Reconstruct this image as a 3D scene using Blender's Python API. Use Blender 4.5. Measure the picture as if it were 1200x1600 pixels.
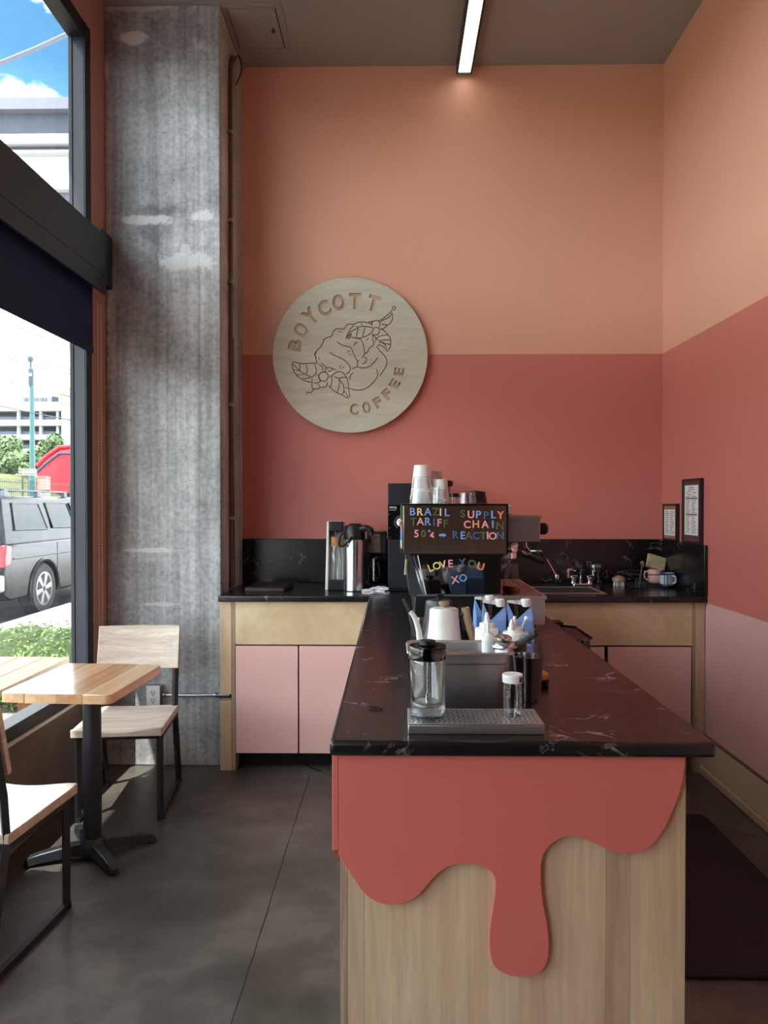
import bpy, bmesh, math, random
from mathutils import Vector, Matrix, Euler
random.seed(7)
PI = math.pi
for o in list(bpy.data.objects): bpy.data.objects.remove(o)
SC = bpy.context.scene
COL = SC.collection

# ------------------------------------------------------------------ camera
F = 1150.0
CAMZ = 1.45
YAW, PITCH = math.atan(16 / F), math.atan(15 / F)
cd = bpy.data.cameras.new('camera'); cam = bpy.data.objects.new('camera', cd); COL.objects.link(cam)
cd.sensor_fit = 'HORIZONTAL'; cd.sensor_width = 36.0; cd.lens = 36.0 * F / 1200.0
cd.clip_start = 0.02; cd.clip_end = 600
cam.location = (0, 0, CAMZ); cam.rotation_euler = (PI / 2 - PITCH, 0, YAW)
SC.camera = cam
CAMR = Euler((PI / 2 - PITCH, 0, YAW)).to_matrix()

def px(x, y, X=None, Y=None, Z=None):
    """pixel of the 1200x1600 photograph -> point on the plane X=, Y= or Z="""
    d = CAMR @ Vector(((x - 600) / F, -(y - 800) / F, -1))
    if Y is not None: t = Y / d.y
    elif X is not None: t = X / d.x
    else: t = (Z - CAMZ) / d.z
    return Vector((d.x * t, d.y * t, CAMZ + d.z * t))

# ------------------------------------------------------------------ world, sun, exposure
SC.view_settings.view_transform = 'Standard'
try: SC.view_settings.look = 'None'
except Exception: pass
SC.view_settings.gamma = 1.0
SC.view_settings.use_curve_mapping = False
SC.view_settings.exposure = 1.76
W = bpy.data.worlds.new('sky'); SC.world = W; W.use_nodes = True
nt = W.node_tree; N = nt.nodes; L = nt.links; N.clear()
out = N.new('ShaderNodeOutputWorld'); bg = N.new('ShaderNodeBackground')
tc = N.new('ShaderNodeTexCoord'); sp = N.new('ShaderNodeSeparateXYZ')
rmp = N.new('ShaderNodeValToRGB')
e = rmp.color_ramp.elements
e[0].position = 0.0; e[0].color = (0.90, 0.95, 1.0, 1)
e[1].position = 1.0; e[1].color = (0.014, 0.042, 0.10, 1)
k = e.new(0.10); k.color = (0.70, 0.85, 0.95, 1)
k = e.new(0.26); k.color = (0.11, 0.20, 0.24, 1)
k = e.new(0.48); k.color = (0.024, 0.066, 0.115, 1)
nz = N.new('ShaderNodeTexNoise'); nz.inputs['Scale'].default_value = 3.2; nz.inputs['Detail'].default_value = 7; nz.inputs['Roughness'].default_value = 0.55
mp = N.new('ShaderNodeMapping'); mp.inputs['Scale'].default_value = (1, 1, 2.4); mp.inputs['Location'].default_value = (1.55, 0.4, 1.2); mp.inputs['Rotation'].default_value = (0, 0, -0.44)
cr = N.new('ShaderNodeValToRGB'); cr.color_ramp.elements[0].position = 0.45; cr.color_ramp.elements[1].position = 0.57
mx = N.new('ShaderNodeMix'); mx.data_type = 'RGBA'
L.new(tc.outputs['Generated'], sp.inputs[0]); L.new(sp.outputs['Z'], rmp.inputs['Fac'])
L.new(tc.outputs['Generated'], mp.inputs['Vector']); L.new(mp.outputs[0], nz.inputs['Vector'])
L.new(nz.outputs['Fac'], cr.inputs['Fac']); L.new(cr.outputs['Color'], mx.inputs['Factor'])
L.new(rmp.outputs['Color'], mx.inputs['A']); mx.inputs['B'].default_value = (1.0, 1.0, 1.0, 1)   # white cumulus
L.new(mx.outputs['Result'], bg.inputs['Color']); bg.inputs['Strength'].default_value = 3.4
L.new(bg.outputs[0], out.inputs['Surface'])
sd = bpy.data.lights.new('sun', 'SUN'); sun = bpy.data.objects.new('sun', sd); COL.objects.link(sun)
sd.energy = 5.0; sd.angle = math.radians(0.55); sd.color = (1.0, 0.95, 0.86)
sun.location = (-8, -12, 25)
SUN = Vector((1.0, 1.7, -3.85)).normalized()
sun.rotation_euler = SUN.to_track_quat('-Z', 'Y').to_euler()

# ------------------------------------------------------------------ helpers
LOC = {}
def srgb(r, g, b):
    f = lambda c: (c / 12.92 if c <= 0.04045 else ((c + 0.055) / 1.055) ** 2.4)
    return (f(r / 255), f(g / 255), f(b / 255), 1)

class MB:
    def __init__(s): s.v = []; s.f = []
    def add(s, vs, fs):
        n = len(s.v); s.v += [tuple(v) for v in vs]; s.f += [tuple(i + n for i in f) for f in fs]; return s
    def box(s, x0, x1, y0, y1, z0, z1):
        x0, x1 = min(x0, x1), max(x0, x1); y0, y1 = min(y0, y1), max(y0, y1); z0, z1 = min(z0, z1), max(z0, z1)
        return s.add([(x0, y0, z0), (x1, y0, z0), (x1, y1, z0), (x0, y1, z0), (x0, y0, z1), (x1, y0, z1), (x1, y1, z1), (x0, y1, z1)],
                     [(0, 3, 2, 1), (4, 5, 6, 7), (0, 1, 5, 4), (1, 2, 6, 5), (2, 3, 7, 6), (3, 0, 4, 7)])
    def hexa(s, b, t):
        """b, t: four points each, counter-clockwise seen from the top"""
        return s.add(list(b) + list(t), [(0, 3, 2, 1), (4, 5, 6, 7), (0, 1, 5, 4), (1, 2, 6, 5), (2, 3, 7, 6), (3, 0, 4, 7)])
    def prism(s, poly, axis, a, b):
        """poly in the plane across axis; 'Y': (x,z), 'X': (y,z), 'Z': (x,y)"""
        m = {'Y': lambda p, t: (p[0], t, p[1]), 'X': lambda p, t: (t, p[0], p[1]), 'Z': lambda p, t: (p[0], p[1], t)}[axis]
        n = len(poly)
        vs = [m(p, a) for p in poly] + [m(p, b) for p in poly]
        fs = [tuple(range(n - 1, -1, -1)), tuple(range(n, 2 * n))] + [(i, (i + 1) % n, n + (i + 1) % n, n + i) for i in range(n)]
        return s.add(vs, fs)
    def tube(s, pts, r, n=8, caps=True, closed=False):
        P = [Vector(p) for p in pts]; m = len(P)
        R = r if isinstance(r, (list, tuple)) else [r] * m
        T = []
        for i in range(m):
            if closed: t = P[(i + 1) % m] - P[i - 1]
            else: t = P[min(i + 1, m - 1)] - P[max(i - 1, 0)]
            T.append(t.normalized() if t.length > 1e-9 else Vector((0, 0, 1)))
        u = T[0].orthogonal().normalized()
        if abs(T[0].z) < 0.9: u = (Vector((0, 0, 1)) - T[0] * T[0].z).normalized()
        vs = []; fs = []
        for i in range(m):
            u = (u - T[i] * u.dot(T[i]));
            u = u.normalized() if u.length > 1e-6 else T[i].orthogonal().normalized()
            w = T[i].cross(u)
            for k in range(n):
                a = 2 * PI * (k + 0.5) / n
                vs.append(P[i] + (u * math.cos(a) + w * math.sin(a)) * R[i])
        for i in range(m if closed else m - 1):
            j = (i + 1) % m
            for k in range(n):
                fs.append((i * n + k, i * n + (k + 1) % n, j * n + (k + 1) % n, j * n + k))
        if caps and not closed:
            fs.append(tuple(range(n - 1, -1, -1))); fs.append(tuple(range((m - 1) * n, m * n)))
        return s.add(vs, fs)
    def lathe(s, prof, c=(0, 0, 0), n=24, axis='Z', caps=True):
        vs = []; fs = []; m = len(prof)
        for (r, h) in prof:
            for k in range(n):
                a = 2 * PI * k / n; x, y = r * math.cos(a), r * math.sin(a)
                p = {'Z': (x, y, h), 'X': (h, x, y), 'Y': (y, h, x)}[axis]
                vs.append((c[0] + p[0], c[1] + p[1], c[2] + p[2]))
        for i in range(m - 1):
            for k in range(n):
                fs.append((i * n + k, i * n + (k + 1) % n, (i + 1) * n + (k + 1) % n, (i + 1) * n + k))
        if caps:
            if prof[0][0] > 1e-5: fs.append(tuple(range(n - 1, -1, -1)))
            if prof[-1][0] > 1e-5: fs.append(tuple(range((m - 1) * n, m * n)))
        return s.add(vs, fs)
    def ball(s, c, r, n=8, m=6):
        rr = r if isinstance(r, (list, tuple)) else (r, r, r)
        vs = []; fs = []
        for i in range(m + 1):
            t = PI * i / m
            for k in range(n):
                a = 2 * PI * k / n
                vs.append((c[0] + rr[0] * math.sin(t) * math.cos(a), c[1] + rr[1] * math.sin(t) * math.sin(a), c[2] - rr[2] * math.cos(t)))
        for i in range(m):
            for k in range(n):
                fs.append((i * n + k, i * n + (k + 1) % n, (i + 1) * n + (k + 1) % n, (i + 1) * n + k))
        return s.add(vs, fs)
    def xf(s, M):
        s.v = [tuple(M @ Vector(v)) for v in s.v]; return s
    def obj(s, name, mat, parent=None, bevel=0, seg=2, world=True, smooth=True, ang=35, sub=0, weld=False):
        vs = s.v
        if parent is not None:
            l = LOC.get(parent.name, Vector((0, 0, 0))) if world else Vector((0, 0, 0))
            vs = [(v[0] - l.x, v[1] - l.y, v[2] - l.z) for v in vs]
            loc = Vector((0, 0, 0)); base = l
        else:
            xs, ys, zs = zip(*vs)
            loc = Vector(((min(xs) + max(xs)) / 2, (min(ys) + max(ys)) / 2, min(zs)))
            vs = [(v[0] - loc.x, v[1] - loc.y, v[2] - loc.z) for v in vs]; base = loc
        me = bpy.data.meshes.new(name); me.from_pydata(vs, [], s.f); me.update()
        bm = bmesh.new(); bm.from_mesh(me)
        if weld: bmesh.ops.remove_doubles(bm, verts=bm.verts, dist=1e-5)
        bmesh.ops.recalc_face_normals(bm, faces=bm.faces); bm.to_mesh(me); bm.free()
        if smooth:
            me.polygons.foreach_set('use_smooth', [True] * len(me.polygons)); me.set_sharp_from_angle(angle=math.radians(ang))
        if mat: me.materials.append(mat)
        o = bpy.data.objects.new(name, me); COL.objects.link(o); o.location = loc; LOC[o.name] = base
        if parent is not None: o.parent = parent
        if bevel:
            b = o.modifiers.new('bevel', 'BEVEL'); b.width = bevel; b.segments = seg; b.limit_method = 'ANGLE'; b.angle_limit = math.radians(40)
            b.harden_normals = False
        if sub:
            q = o.modifiers.new('sub', 'SUBSURF'); q.levels = sub; q.render_levels = sub
        return o

def tag(o, label, cat, group=None):
    o['label'] = label; o['category'] = cat
    if group: o['group'] = group
    return o
def struct(o, label=None):
    o['kind'] = 'structure'
    if label: o['label'] = label
    return o
def thing(name, label, cat, loc=(0, 0, 0), rz=0, group=None):
    o = bpy.data.objects.new(name, None); COL.objects.link(o); o.empty_display_size = 0.05
    o.location = loc; o.rotation_euler = (0, 0, rz); LOC[o.name] = Vector(loc)
    return tag(o, label, cat, group)
def copy_tree(o, parent=None):
    c = o.copy(); COL.objects.link(c); c.parent = parent
    if o.name in LOC: LOC[c.name] = LOC[o.name]
    for ch in list(o.children): copy_tree(ch, c)
    return c
def stuff(o): o['kind'] = 'stuff'; return o

def smooth_pts(pts, n=6, closed=False):
    """Catmull-Rom through the points"""
    P = [Vector(p) for p in pts]; m = len(P); res = []
    for i in range(m if closed else m - 1):
        if closed: a, b, c, d = P[i - 1], P[i], P[(i + 1) % m], P[(i + 2) % m]
        else: a, b, c, d = P[max(i - 1, 0)], P[i], P[i + 1], P[min(i + 2, m - 1)]
        for k in range(n):
            t = k / n
            res.append(0.5 * ((2 * b) + (c - a) * t + (2 * a - 5 * b + 4 * c - d) * t * t + (3 * b - a - 3 * c + d) * t ** 3))
    if not closed: res.append(P[-1])
    return res
def rrect(x0, x1, y0, y1, r, n=5):
    pts = []
    for cx, cy, a0 in ((x1 - r, y0 + r, -PI / 2), (x1 - r, y1 - r, 0), (x0 + r, y1 - r, PI / 2), (x0 + r, y0 + r, PI)):
        for k in range(n + 1):
            a = a0 + PI / 2 * k / n; pts.append((cx + r * math.cos(a), cy + r * math.sin(a)))
    return pts

# ------------------------------------------------------------------ materials
def newmat(name):
    m = bpy.data.materials.new(name); m.use_nodes = True
    t = m.node_tree; b = t.nodes['Principled BSDF']
    return m, t, b
def plain(name, col, rough=0.5, metal=0.0, spec=0.5, coat=0.0, emit=None, es=0, alpha=1):
    m, t, b = newmat(name)
    b.inputs['Base Color'].default_value = col; b.inputs['Roughness'].default_value = rough; b.inputs['Metallic'].default_value = metal
    b.inputs['Specular IOR Level'].default_value = spec; b.inputs['Coat Weight'].default_value = coat
    if emit: b.inputs['Emission Color'].default_value = emit; b.inputs['Emission Strength'].default_value = es
    return m
def nd(t, kind, **kw):
    n = t.nodes.new(kind)
    for k, v in kw.items():
        if k in n.inputs: n.inputs[k].default_value = v
        else: setattr(n, k, v)
    return n
def ramp(t, src, stops):
    r = t.nodes.new('ShaderNodeValToRGB'); el = r.color_ramp.elements
    el[0].position, el[0].color = stops[0]; el[1].position, el[1].color = stops[-1]
    for p, c in stops[1:-1]:
        q = el.new(p); q.color = c
    t.links.new(src, r.inputs['Fac']); return r
def G(v): return (v, v, v, 1)
def mixc(t, fac, a, b, blend='MIX'):
    m = t.nodes.new('ShaderNodeMix'); m.data_type = 'RGBA'; m.blend_type = blend
    for s, key in ((fac, 'Factor'), (a, 'A'), (b, 'B')):
        if isinstance(s, (int, float)): m.inputs[key].default_value = s
        elif isinstance(s, tuple): m.inputs[key].default_value = s
        else: t.links.new(s, m.inputs[key])
    return m.outputs['Result']
def math_(t, op, a, b=None, clamp=False):
    n = t.nodes.new('ShaderNodeMath'); n.operation = op; n.use_clamp = clamp
    for i, s in enumerate((a, b)):
        if s is None: continue
        if isinstance(s, (int, float)): n.inputs[i].default_value = s
        else: t.links.new(s, n.inputs[i])
    return n.outputs[0]
def coords(t, kind='Object', scale=(1, 1, 1), loc=(0, 0, 0), rot=(0, 0, 0)):
    mp = t.nodes.new('ShaderNodeMapping'); mp.inputs['Scale'].default_value = scale; mp.inputs['Location'].default_value = loc; mp.inputs['Rotation'].default_value = rot
    if kind == 'Position':
        g = t.nodes.new('ShaderNodeNewGeometry'); t.links.new(g.outputs['Position'], mp.inputs['Vector'])
    else:
        c = t.nodes.new('ShaderNodeTexCoord'); t.links.new(c.outputs[kind], mp.inputs['Vector'])
    return mp.outputs[0]
def noise(t, vec, scale, detail=4, rough=0.55, dist=0.0):
    n = nd(t, 'ShaderNodeTexNoise'); n.inputs['Scale'].default_value = scale; n.inputs['Detail'].default_value = detail
    n.inputs['Roughness'].default_value = rough; n.inputs['Distortion'].default_value = dist
    t.links.new(vec, n.inputs['Vector']); return n.outputs['Fac']
def bump(t, b, h, strength=0.2, dist=0.01):
    n = t.nodes.new('ShaderNodeBump'); n.inputs['Strength'].default_value = strength; n.inputs['Distance'].default_value = dist
    t.links.new(h, n.inputs['Height']); t.links.new(n.outputs[0], b.inputs['Normal'])
def wood(name, c1, c2, scale=(1, 1, 1), rough=0.45, coat=0.0, contrast=1.0, knots=None, kind='Object'):
    """grain runs along the axis with the small scale"""
    m, t, b = newmat(name)
    v = coords(t, kind, scale)
    n1 = noise(t, v, 3.0, 6, 0.6, 0.6); n2 = noise(t, v, 22.0, 3, 0.5)
    r = ramp(t, n1, [(0.35, c1), (0.66, c2)])
    r2 = ramp(t, n2, [(0.35, G(1 - 0.16 * contrast)), (0.65, G(1.0))])
    c = mixc(t, 1.0, r.outputs['Color'], r2.outputs['Color'], 'MULTIPLY')
    if knots:
        kn = noise(t, coords(t, kind, knots), 1.0, 2, 0.5); rk = ramp(t, kn, [(0.74, G(1)), (0.80, G(0.45))])
        c = mixc(t, 1.0, c, rk.outputs['Color'], 'MULTIPLY')
    t.links.new(c, b.inputs['Base Color']); b.inputs['Roughness'].default_value = rough; b.inputs['Coat Weight'].default_value = coat
    b.inputs['Coat Roughness'].default_value = 0.15
    bump(t, b, n2, 0.06, 0.003)
    return m
def paint(name, col, rough=0.55, var=0.04):
    m, t, b = newmat(name)
    n = noise(t, coords(t, 'Position'), 1.2, 3); r = ramp(t, n, [(0.3, G(1 - var)), (0.7, G(1.0))])
    t.links.new(mixc(t, 1.0, col, r.outputs['Color'], 'MULTIPLY'), b.inputs['Base Color']); b.inputs['Roughness'].default_value = rough
    n2 = noise(t, coords(t, 'Position'), 90, 2); bump(t, b, n2, 0.06, 0.002)
    return m
def steel(name, col=G(0.55), rough=0.28, stretch=(1, 1, 60)):
    m, t, b = newmat(name)
    n = noise(t, coords(t, 'Object', stretch), 8, 2)
    r = ramp(t, n, [(0.3, G(rough * 0.9)), (0.7, G(rough * 1.12))]); t.links.new(r.outputs['Color'], b.inputs['Roughness'])
    b.inputs['Base Color'].default_value = col; b.inputs['Metallic'].default_value = 1.0
    return m
def clear(name, tint=(0.96, 0.97, 0.97, 1), refl=1.0, rough=0.02, edge=0.35):
    """thin clear glass: see-through with a Fresnel sheen"""
    m = bpy.data.materials.new(name); m.use_nodes = True; t = m.node_tree; t.nodes.clear()
    o = t.nodes.new('ShaderNodeOutputMaterial'); a = t.nodes.new('ShaderNodeBsdfTransparent'); g = t.nodes.new('ShaderNodeBsdfGlossy')
    a.inputs['Color'].default_value = tint; g.inputs['Roughness'].default_value = rough; g.inputs['Color'].default_value = G(0.95)
    f = t.nodes.new('ShaderNodeLayerWeight'); f.inputs['Blend'].default_value = 0.5
    f3 = math_(t, 'POWER', f.outputs['Facing'], 3.0); t.links.new(mixc(t, f3, tint, tuple(c * edge for c in tint[:3]) + (1,)), a.inputs['Color'])
    f4 = math_(t, 'POWER', f.outputs['Facing'], 4.0); fr_ = math_(t, 'ADD', math_(t, 'MULTIPLY', f4, 0.75), 0.045)
    mx = t.nodes.new('ShaderNodeMixShader')
    t.links.new(math_(t, 'MULTIPLY', fr_, refl, True), mx.inputs[0]); t.links.new(a.outputs[0], mx.inputs[1]); t.links.new(g.outputs[0], mx.inputs[2]); t.links.new(mx.outputs[0], o.inputs[0])
    return m

PEACH = srgb(232, 172, 144); CORAL = srgb(208, 120, 108); PINK = srgb(222, 176, 174)
def band_paint(name, stops):
    m, t, b = newmat(name)
    g = t.nodes.new('ShaderNodeNewGeometry'); s = t.nodes.new('ShaderNodeSeparateXYZ'); t.links.new(g.outputs['Position'], s.inputs[0])
    c = stops[0][1]
    for z, col in stops[1:]:
        c = mixc(t, math_(t, 'GREATER_THAN', s.outputs['Z'], z), c, col)
    n = noise(t, coords(t, 'Position'), 0.9, 3); r = ramp(t, n, [(0.3, G(0.96)), (0.7, G(1.0))])
    t.links.new(mixc(t, 1.0, c, r.outputs['Color'], 'MULTIPLY'), b.inputs['Base Color']); b.inputs['Roughness'].default_value = 0.5
    n2 = noise(t, coords(t, 'Position'), 120, 2); bump(t, b, n2, 0.05, 0.002)
    return m
M = {}
M['wall'] = band_paint('wall paint bands', [(0, PINK), (0.915, CORAL), (2.372, PEACH)])
M['jamb'] = paint('coral trim paint', srgb(182, 132, 116))
M['ceiling'] = paint('ceiling grey', srgb(158, 153, 148), 0.7)
M['cream'] = paint('cream trim paint', srgb(205, 185, 155), 0.45)
M['coral'] = paint('coral satin paint', srgb(208, 108, 98), 0.38)
M['pinkdoor'] = paint('pink door laminate', srgb(233, 186, 180), 0.35, 0.02)
PLY1, PLY2 = srgb(208, 180, 138), srgb(226, 203, 165)
M['ply'] = wood('maple plywood', PLY1, PLY2, (1.2, 1.2, 1.0), 0.42, contrast=0.5)
M['plyv'] = wood('maple ply vertical grain', srgb(194, 164, 132), srgb(218, 190, 158), (6, 6, 0.5), 0.42, contrast=0.6, knots=(9, 9, 3.5))
M['plyedge'] = wood('plywood edge', srgb(140, 118, 95), srgb(185, 160, 130), (60, 60, 1), 0.6)
M['sign'] = wood('pale birch sign', srgb(198, 192, 170), srgb(214, 208, 188), (0.9, 1, 5.0), 0.55, contrast=0.5)
M['signcut'] = wood('routed birch', srgb(190, 162, 128), srgb(214, 188, 154), (0.9, 1, 4.0), 0.7, contrast=0.6)
M['groove_shade'] = plain('routed groove shade brown', srgb(120, 92, 66), 0.8)  # brown stands in for the shade inside the routed grooves
M['tabletop'] = wood('lacquered beech', srgb(196, 150, 108), srgb(222, 180, 138), (7, 0.7, 7), 0.22, coat=0.6)
M['chairwood'] = wood('bleached ash', srgb(196, 176, 158), srgb(228, 212, 196), (0.8, 9, 9), 0.4, coat=0.2)
M['walnutedge'] = wood('tan wood', srgb(176, 130, 96), srgb(200, 154, 118), (1, 8, 8), 0.4)
M['blackmetal'] = plain('black powder coat', srgb(34, 36, 42), 0.42)
M['blackplastic'] = plain('black plastic', srgb(20, 20, 22), 0.35)
M['glossblack'] = plain('gloss black', srgb(12, 12, 14), 0.12)
M['darkgrey'] = plain('dark grey enamel', srgb(58, 60, 64), 0.35)
M['frame'] = plain('window frame slate', srgb(28, 33, 47), 0.4)
M['frameblack'] = plain('window gasket black', srgb(22, 23, 28), 0.5)
M['header'] = plain('shade box charcoal', srgb(26, 37, 54), 0.5)
M['white'] = plain('white plastic', srgb(236, 234, 230), 0.4)
M['whiteenamel'] = plain('white enamel', srgb(238, 232, 226), 0.3)
M['paper'] = plain('white paper', srgb(232, 226, 222), 0.7)
M['chrome'] = plain('chrome', G(0.8), 0.08, 1.0)
M['steel'] = steel('brushed steel', G(0.58), 0.26)
M['steelh'] = steel('brushed steel sideways', G(0.62), 0.36, (.5, .5, 40))
M['satin'] = steel('satin pan steel', G(0.58), 0.40, (3, 3, 3))
M['galv'] = plain('galvanised pipe', srgb(170, 172, 175), 0.35, 0.9)
M['bronze'] = steel('brushed bronze steel', srgb(178, 154, 136), 0.24, (6, 1, .3))
M['mirror'] = plain('dark polished panel', G(0.20), 0.05, 1.0)
M['glass'] = clear('clear drinking glass', (0.95, 0.96, 0.96, 1), 1.5, edge=0.3)
M['plastic_clear'] = clear('clear plastic', (0.90, 0.90, 0.90, 1), 1.0, 0.15)
M['pane'] = clear('window pane', (0.93, 0.96, 0.97, 1), 0.7, edge=0.9)
M['cork'] = plain('cork', srgb(178, 130, 88), 0.8)
M['kwood'] = wood('kettle wood', srgb(150, 118, 88), srgb(184, 152, 118), (8, 8, 1), 0.45)
M['orangewood'] = wood('orange wood', srgb(176, 116, 66), srgb(206, 146, 92), (6, 1, 6), 0.4)
M['leather'] = plain('dark brown leather', srgb(40, 28, 28), 0.4)
M['rubber'] = plain('black rubber', srgb(26, 22, 22), 0.75)
M['blue'] = plain('carton blue', srgb(120, 156, 208), 0.5)
M['navyink'] = plain('navy ink', srgb(40, 62, 110), 0.6)
M['amber'] = clear('amber coffee glass', (0.75, 0.5, 0.32, 1), 1.0)
M['sauce'] = plain('dark brown sauce', srgb(58, 26, 22), 0.35)
M['frost'] = plain('frosted white plastic', srgb(226, 226, 228), 0.4)
M['pinkmug'] = plain('pink glaze', srgb(214, 160, 156), 0.25)
M['greywhite'] = plain('pale blue white glaze', srgb(190, 196, 208), 0.25)
M['lampglow'] = plain('lamp diffuser', G(0.9), 0.5, emit=(1.0, 0.95, 0.84, 1), es=1.3)
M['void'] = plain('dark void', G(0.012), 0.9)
for nme, c in dict(lblue=(128, 164, 226), lyellow=(240, 220, 150), lgreen=(84, 100, 66), lpink=(240, 160, 170), lnavy=(70, 96, 150), lorange=(240, 150, 110)).items():
    M[nme] = plain('letter ' + nme[1:], srgb(*c), 0.45)

def make_marble():
    m, t, b = newmat('black marble laminate')
    v = coords(t, 'Position', (1, 1, 1))
    n = noise(t, v, 2.6, 9, 0.62, 1.4)
    d = math_(t, 'ABSOLUTE', math_(t, 'SUBTRACT', n, 0.5))
    line = ramp(t, d, [(0.0, G(1)), (0.004, G(0.6)), (0.012, G(0))])
    msk = ramp(t, noise(t, v, 5.0, 4), [(0.56, G(0)), (0.72, G(0.9))])
    f = mixc(t, 1.0, line.outputs['Color'], msk.outputs['Color'], 'MULTIPLY')
    n2 = noise(t, coords(t, 'Position', (1, 1, 1), (3.1, 1.7, 0.4), (0, 0, .7)), 7.0, 8, 0.65, 0.8)
    d2 = math_(t, 'ABSOLUTE', math_(t, 'SUBTRACT', n2, 0.5)); l2 = ramp(t, d2, [(0.0, G(0.8)), (0.009, G(0))])
    m2 = ramp(t, noise(t, v, 8.0, 3), [(0.57, G(0)), (0.67, G(0.8))])
    f = mixc(t, 1.0, f, mixc(t, 1.0, l2.outputs['Color'], m2.outputs['Color'], 'MULTIPLY'), 'ADD')
    base = ramp(t, noise(t, v, 9, 5), [(0.3, srgb(16, 13, 15)), (0.75, srgb(34, 27, 29))])
    t.links.new(mixc(t, f, base.outputs['Color'], srgb(190, 180, 178)), b.inputs['Base Color'])
    b.inputs['Roughness'].default_value = 0.24
    return m
M['marble'] = make_marble()
def make_floor():
    m, t, b = newmat('polished concrete floor')
    v = coords(t, 'Position')
    n1 = noise(t, v, 1.6, 5, 0.6, 0.3); n2 = noise(t, v, 7, 4, 0.6); n3 = noise(t, v, 3.2, 5, 0.6, 0.4)
    c = ramp(t, n1, [(0.32, srgb(56, 51, 46)), (0.5, srgb(82, 77, 71)), (0.68, srgb(114, 107, 99))])
    c2 = ramp(t, n2, [(0.34, G(0.74)), (0.64, G(1.06))])
    col = mixc(t, 1.0, c.outputs['Color'], c2.outputs['Color'], 'MULTIPLY')
    sp = ramp(t, noise(t, v, 75, 1), [(0.80, G(0)), (0.83, G(1))])
    col = mixc(t, mixc(t, 0.5, G(0), sp.outputs['Color']), col, srgb(175, 170, 160))
    t.links.new(col, b.inputs['Base Color'])
    r = ramp(t, n3, [(0.3, G(0.30)), (0.7, G(0.46))]); t.links.new(r.outputs['Color'], b.inputs['Roughness'])
    return m
M['floor'] = make_floor()
def make_concrete():
    m, t, b = newmat('board formed concrete')
    v = coords(t, 'Position')
    g = t.nodes.new('ShaderNodeNewGeometry'); s = t.nodes.new('ShaderNodeSeparateXYZ'); t.links.new(g.outputs['Position'], s.inputs[0])
    board = noise(t, coords(t, 'Position', (7, 7, 0.12)), 1.0, 1, 0.4)
    streak = noise(t, coords(t, 'Position', (26, 26, 0.6)), 1.0, 5, 0.6)
    mott = noise(t, v, 2.2, 12, 0.72, 0.2); fine = noise(t, v, 40, 6, 0.7)
    c = ramp(t, mott, [(0.30, srgb(146, 148, 149)), (0.5, srgb(190, 192, 193)), (0.70, srgb(218, 220, 222))])
    for src, lo, hi, a in ((board, 0.35, 0.65, 0.70), (streak, 0.32, 0.62, 0.66), (fine, 0.38, 0.58, 0.76)):
        r = ramp(t, src, [(lo, G(a)), (hi, G(1.05))]); col = mixc(t, 1.0, c.outputs['Color'] if src is board else col, r.outputs['Color'], 'MULTIPLY')
    dn = math_(t, 'MULTIPLY', math_(t, 'SUBTRACT', noise(t, v, 13, 9, 0.75), 0.5), 2.6)
    patches = [(210, 62, 24, 13, 1), (290, 410, 46, 15, 1), (163, 112, 10, 16, 1), (230, 343, 44, 9, .8), (318, 338, 20, 9, 1), (235, 860, 44, 4, .7), (250, 945, 30, 4, .5), (215, 15, 60, 7, .7), (290, 392, 10, 12, .8)]
    dark = [(275, 60, 50, 60), (165, 60, 25, 40), (160, 500, 9, 160), (236, 366, 22, 20), (240, 330, 60, 12)]
    def mask(pxx, pyy, rx, ry):
        X = (pxx - 616) / 286; Z = CAMZ + (785 - pyy) / 286
        dx = math_(t, 'DIVIDE', math_(t, 'SUBTRACT', s.outputs['X'], X), rx / 286)
        dz = math_(t, 'DIVIDE', math_(t, 'SUBTRACT', s.outputs['Z'], Z), ry / 286)
        d = math_(t, 'ADD', math_(t, 'MULTIPLY', dx, dx), math_(t, 'MULTIPLY', dz, dz))
        return math_(t, 'ADD', math_(t, 'SQRT', d), dn)
    for p in dark:
        r = ramp(t, mask(*p), [(0.5, G(0.62)), (1.3, G(1.0))]); col = mixc(t, 1.0, col, r.outputs['Color'], 'MULTIPLY')
    for p in patches:
        r = ramp(t, mask(*p[:4]), [(0.70, G(0.75 * p[4])), (1.10, G(0))]); col = mixc(t, r.outputs['Color'], col, srgb(226, 226, 226))
    vo = t.nodes.new('ShaderNodeTexVoronoi'); vo.inputs['Scale'].default_value = 16; t.links.new(v, vo.inputs['Vector'])
    hole = ramp(t, math_(t, 'ADD', vo.outputs['Distance'], math_(t, 'MULTIPLY', noise(t, v, 3.5, 2), .5)), [(0.22, G(0.35)), (0.27, G(1.0))])
    col = mixc(t, 1.0, col, hole.outputs['Color'], 'MULTIPLY')
    for pxx in (183, 240, 291, 311):
        X = (pxx - 616) / 286
        d = math_(t, 'ABSOLUTE', math_(t, 'SUBTRACT', s.outputs['X'], X))
        r = ramp(t, d, [(0.0, G(0.80)), (0.004, G(1.0))]); col = mixc(t, 1.0, col, r.outputs['Color'], 'MULTIPLY')
    t.links.new(col, b.inputs['Base Color']); b.inputs['Roughness'].default_value = 0.8
    bump(t, b, mixc(t, 0.5, fine, streak), 0.35, 0.01)
    return m
M['concrete'] = make_concrete()
def make_mottled(name, c1, c2, scale, rough=0.85):
    m, t, b = newmat(name)
    n = noise(t, coords(t, 'Position'), scale, 5); r = ramp(t, n, [(0.35, c1), (0.65, c2)]); t.links.new(r.outputs['Color'], b.inputs['Base Color'])
    b.inputs['Roughness'].default_value = rough
    return m
M['kneewall'] = make_mottled('grey render', srgb(118, 108, 98), srgb(136, 126, 116), 3)
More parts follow.
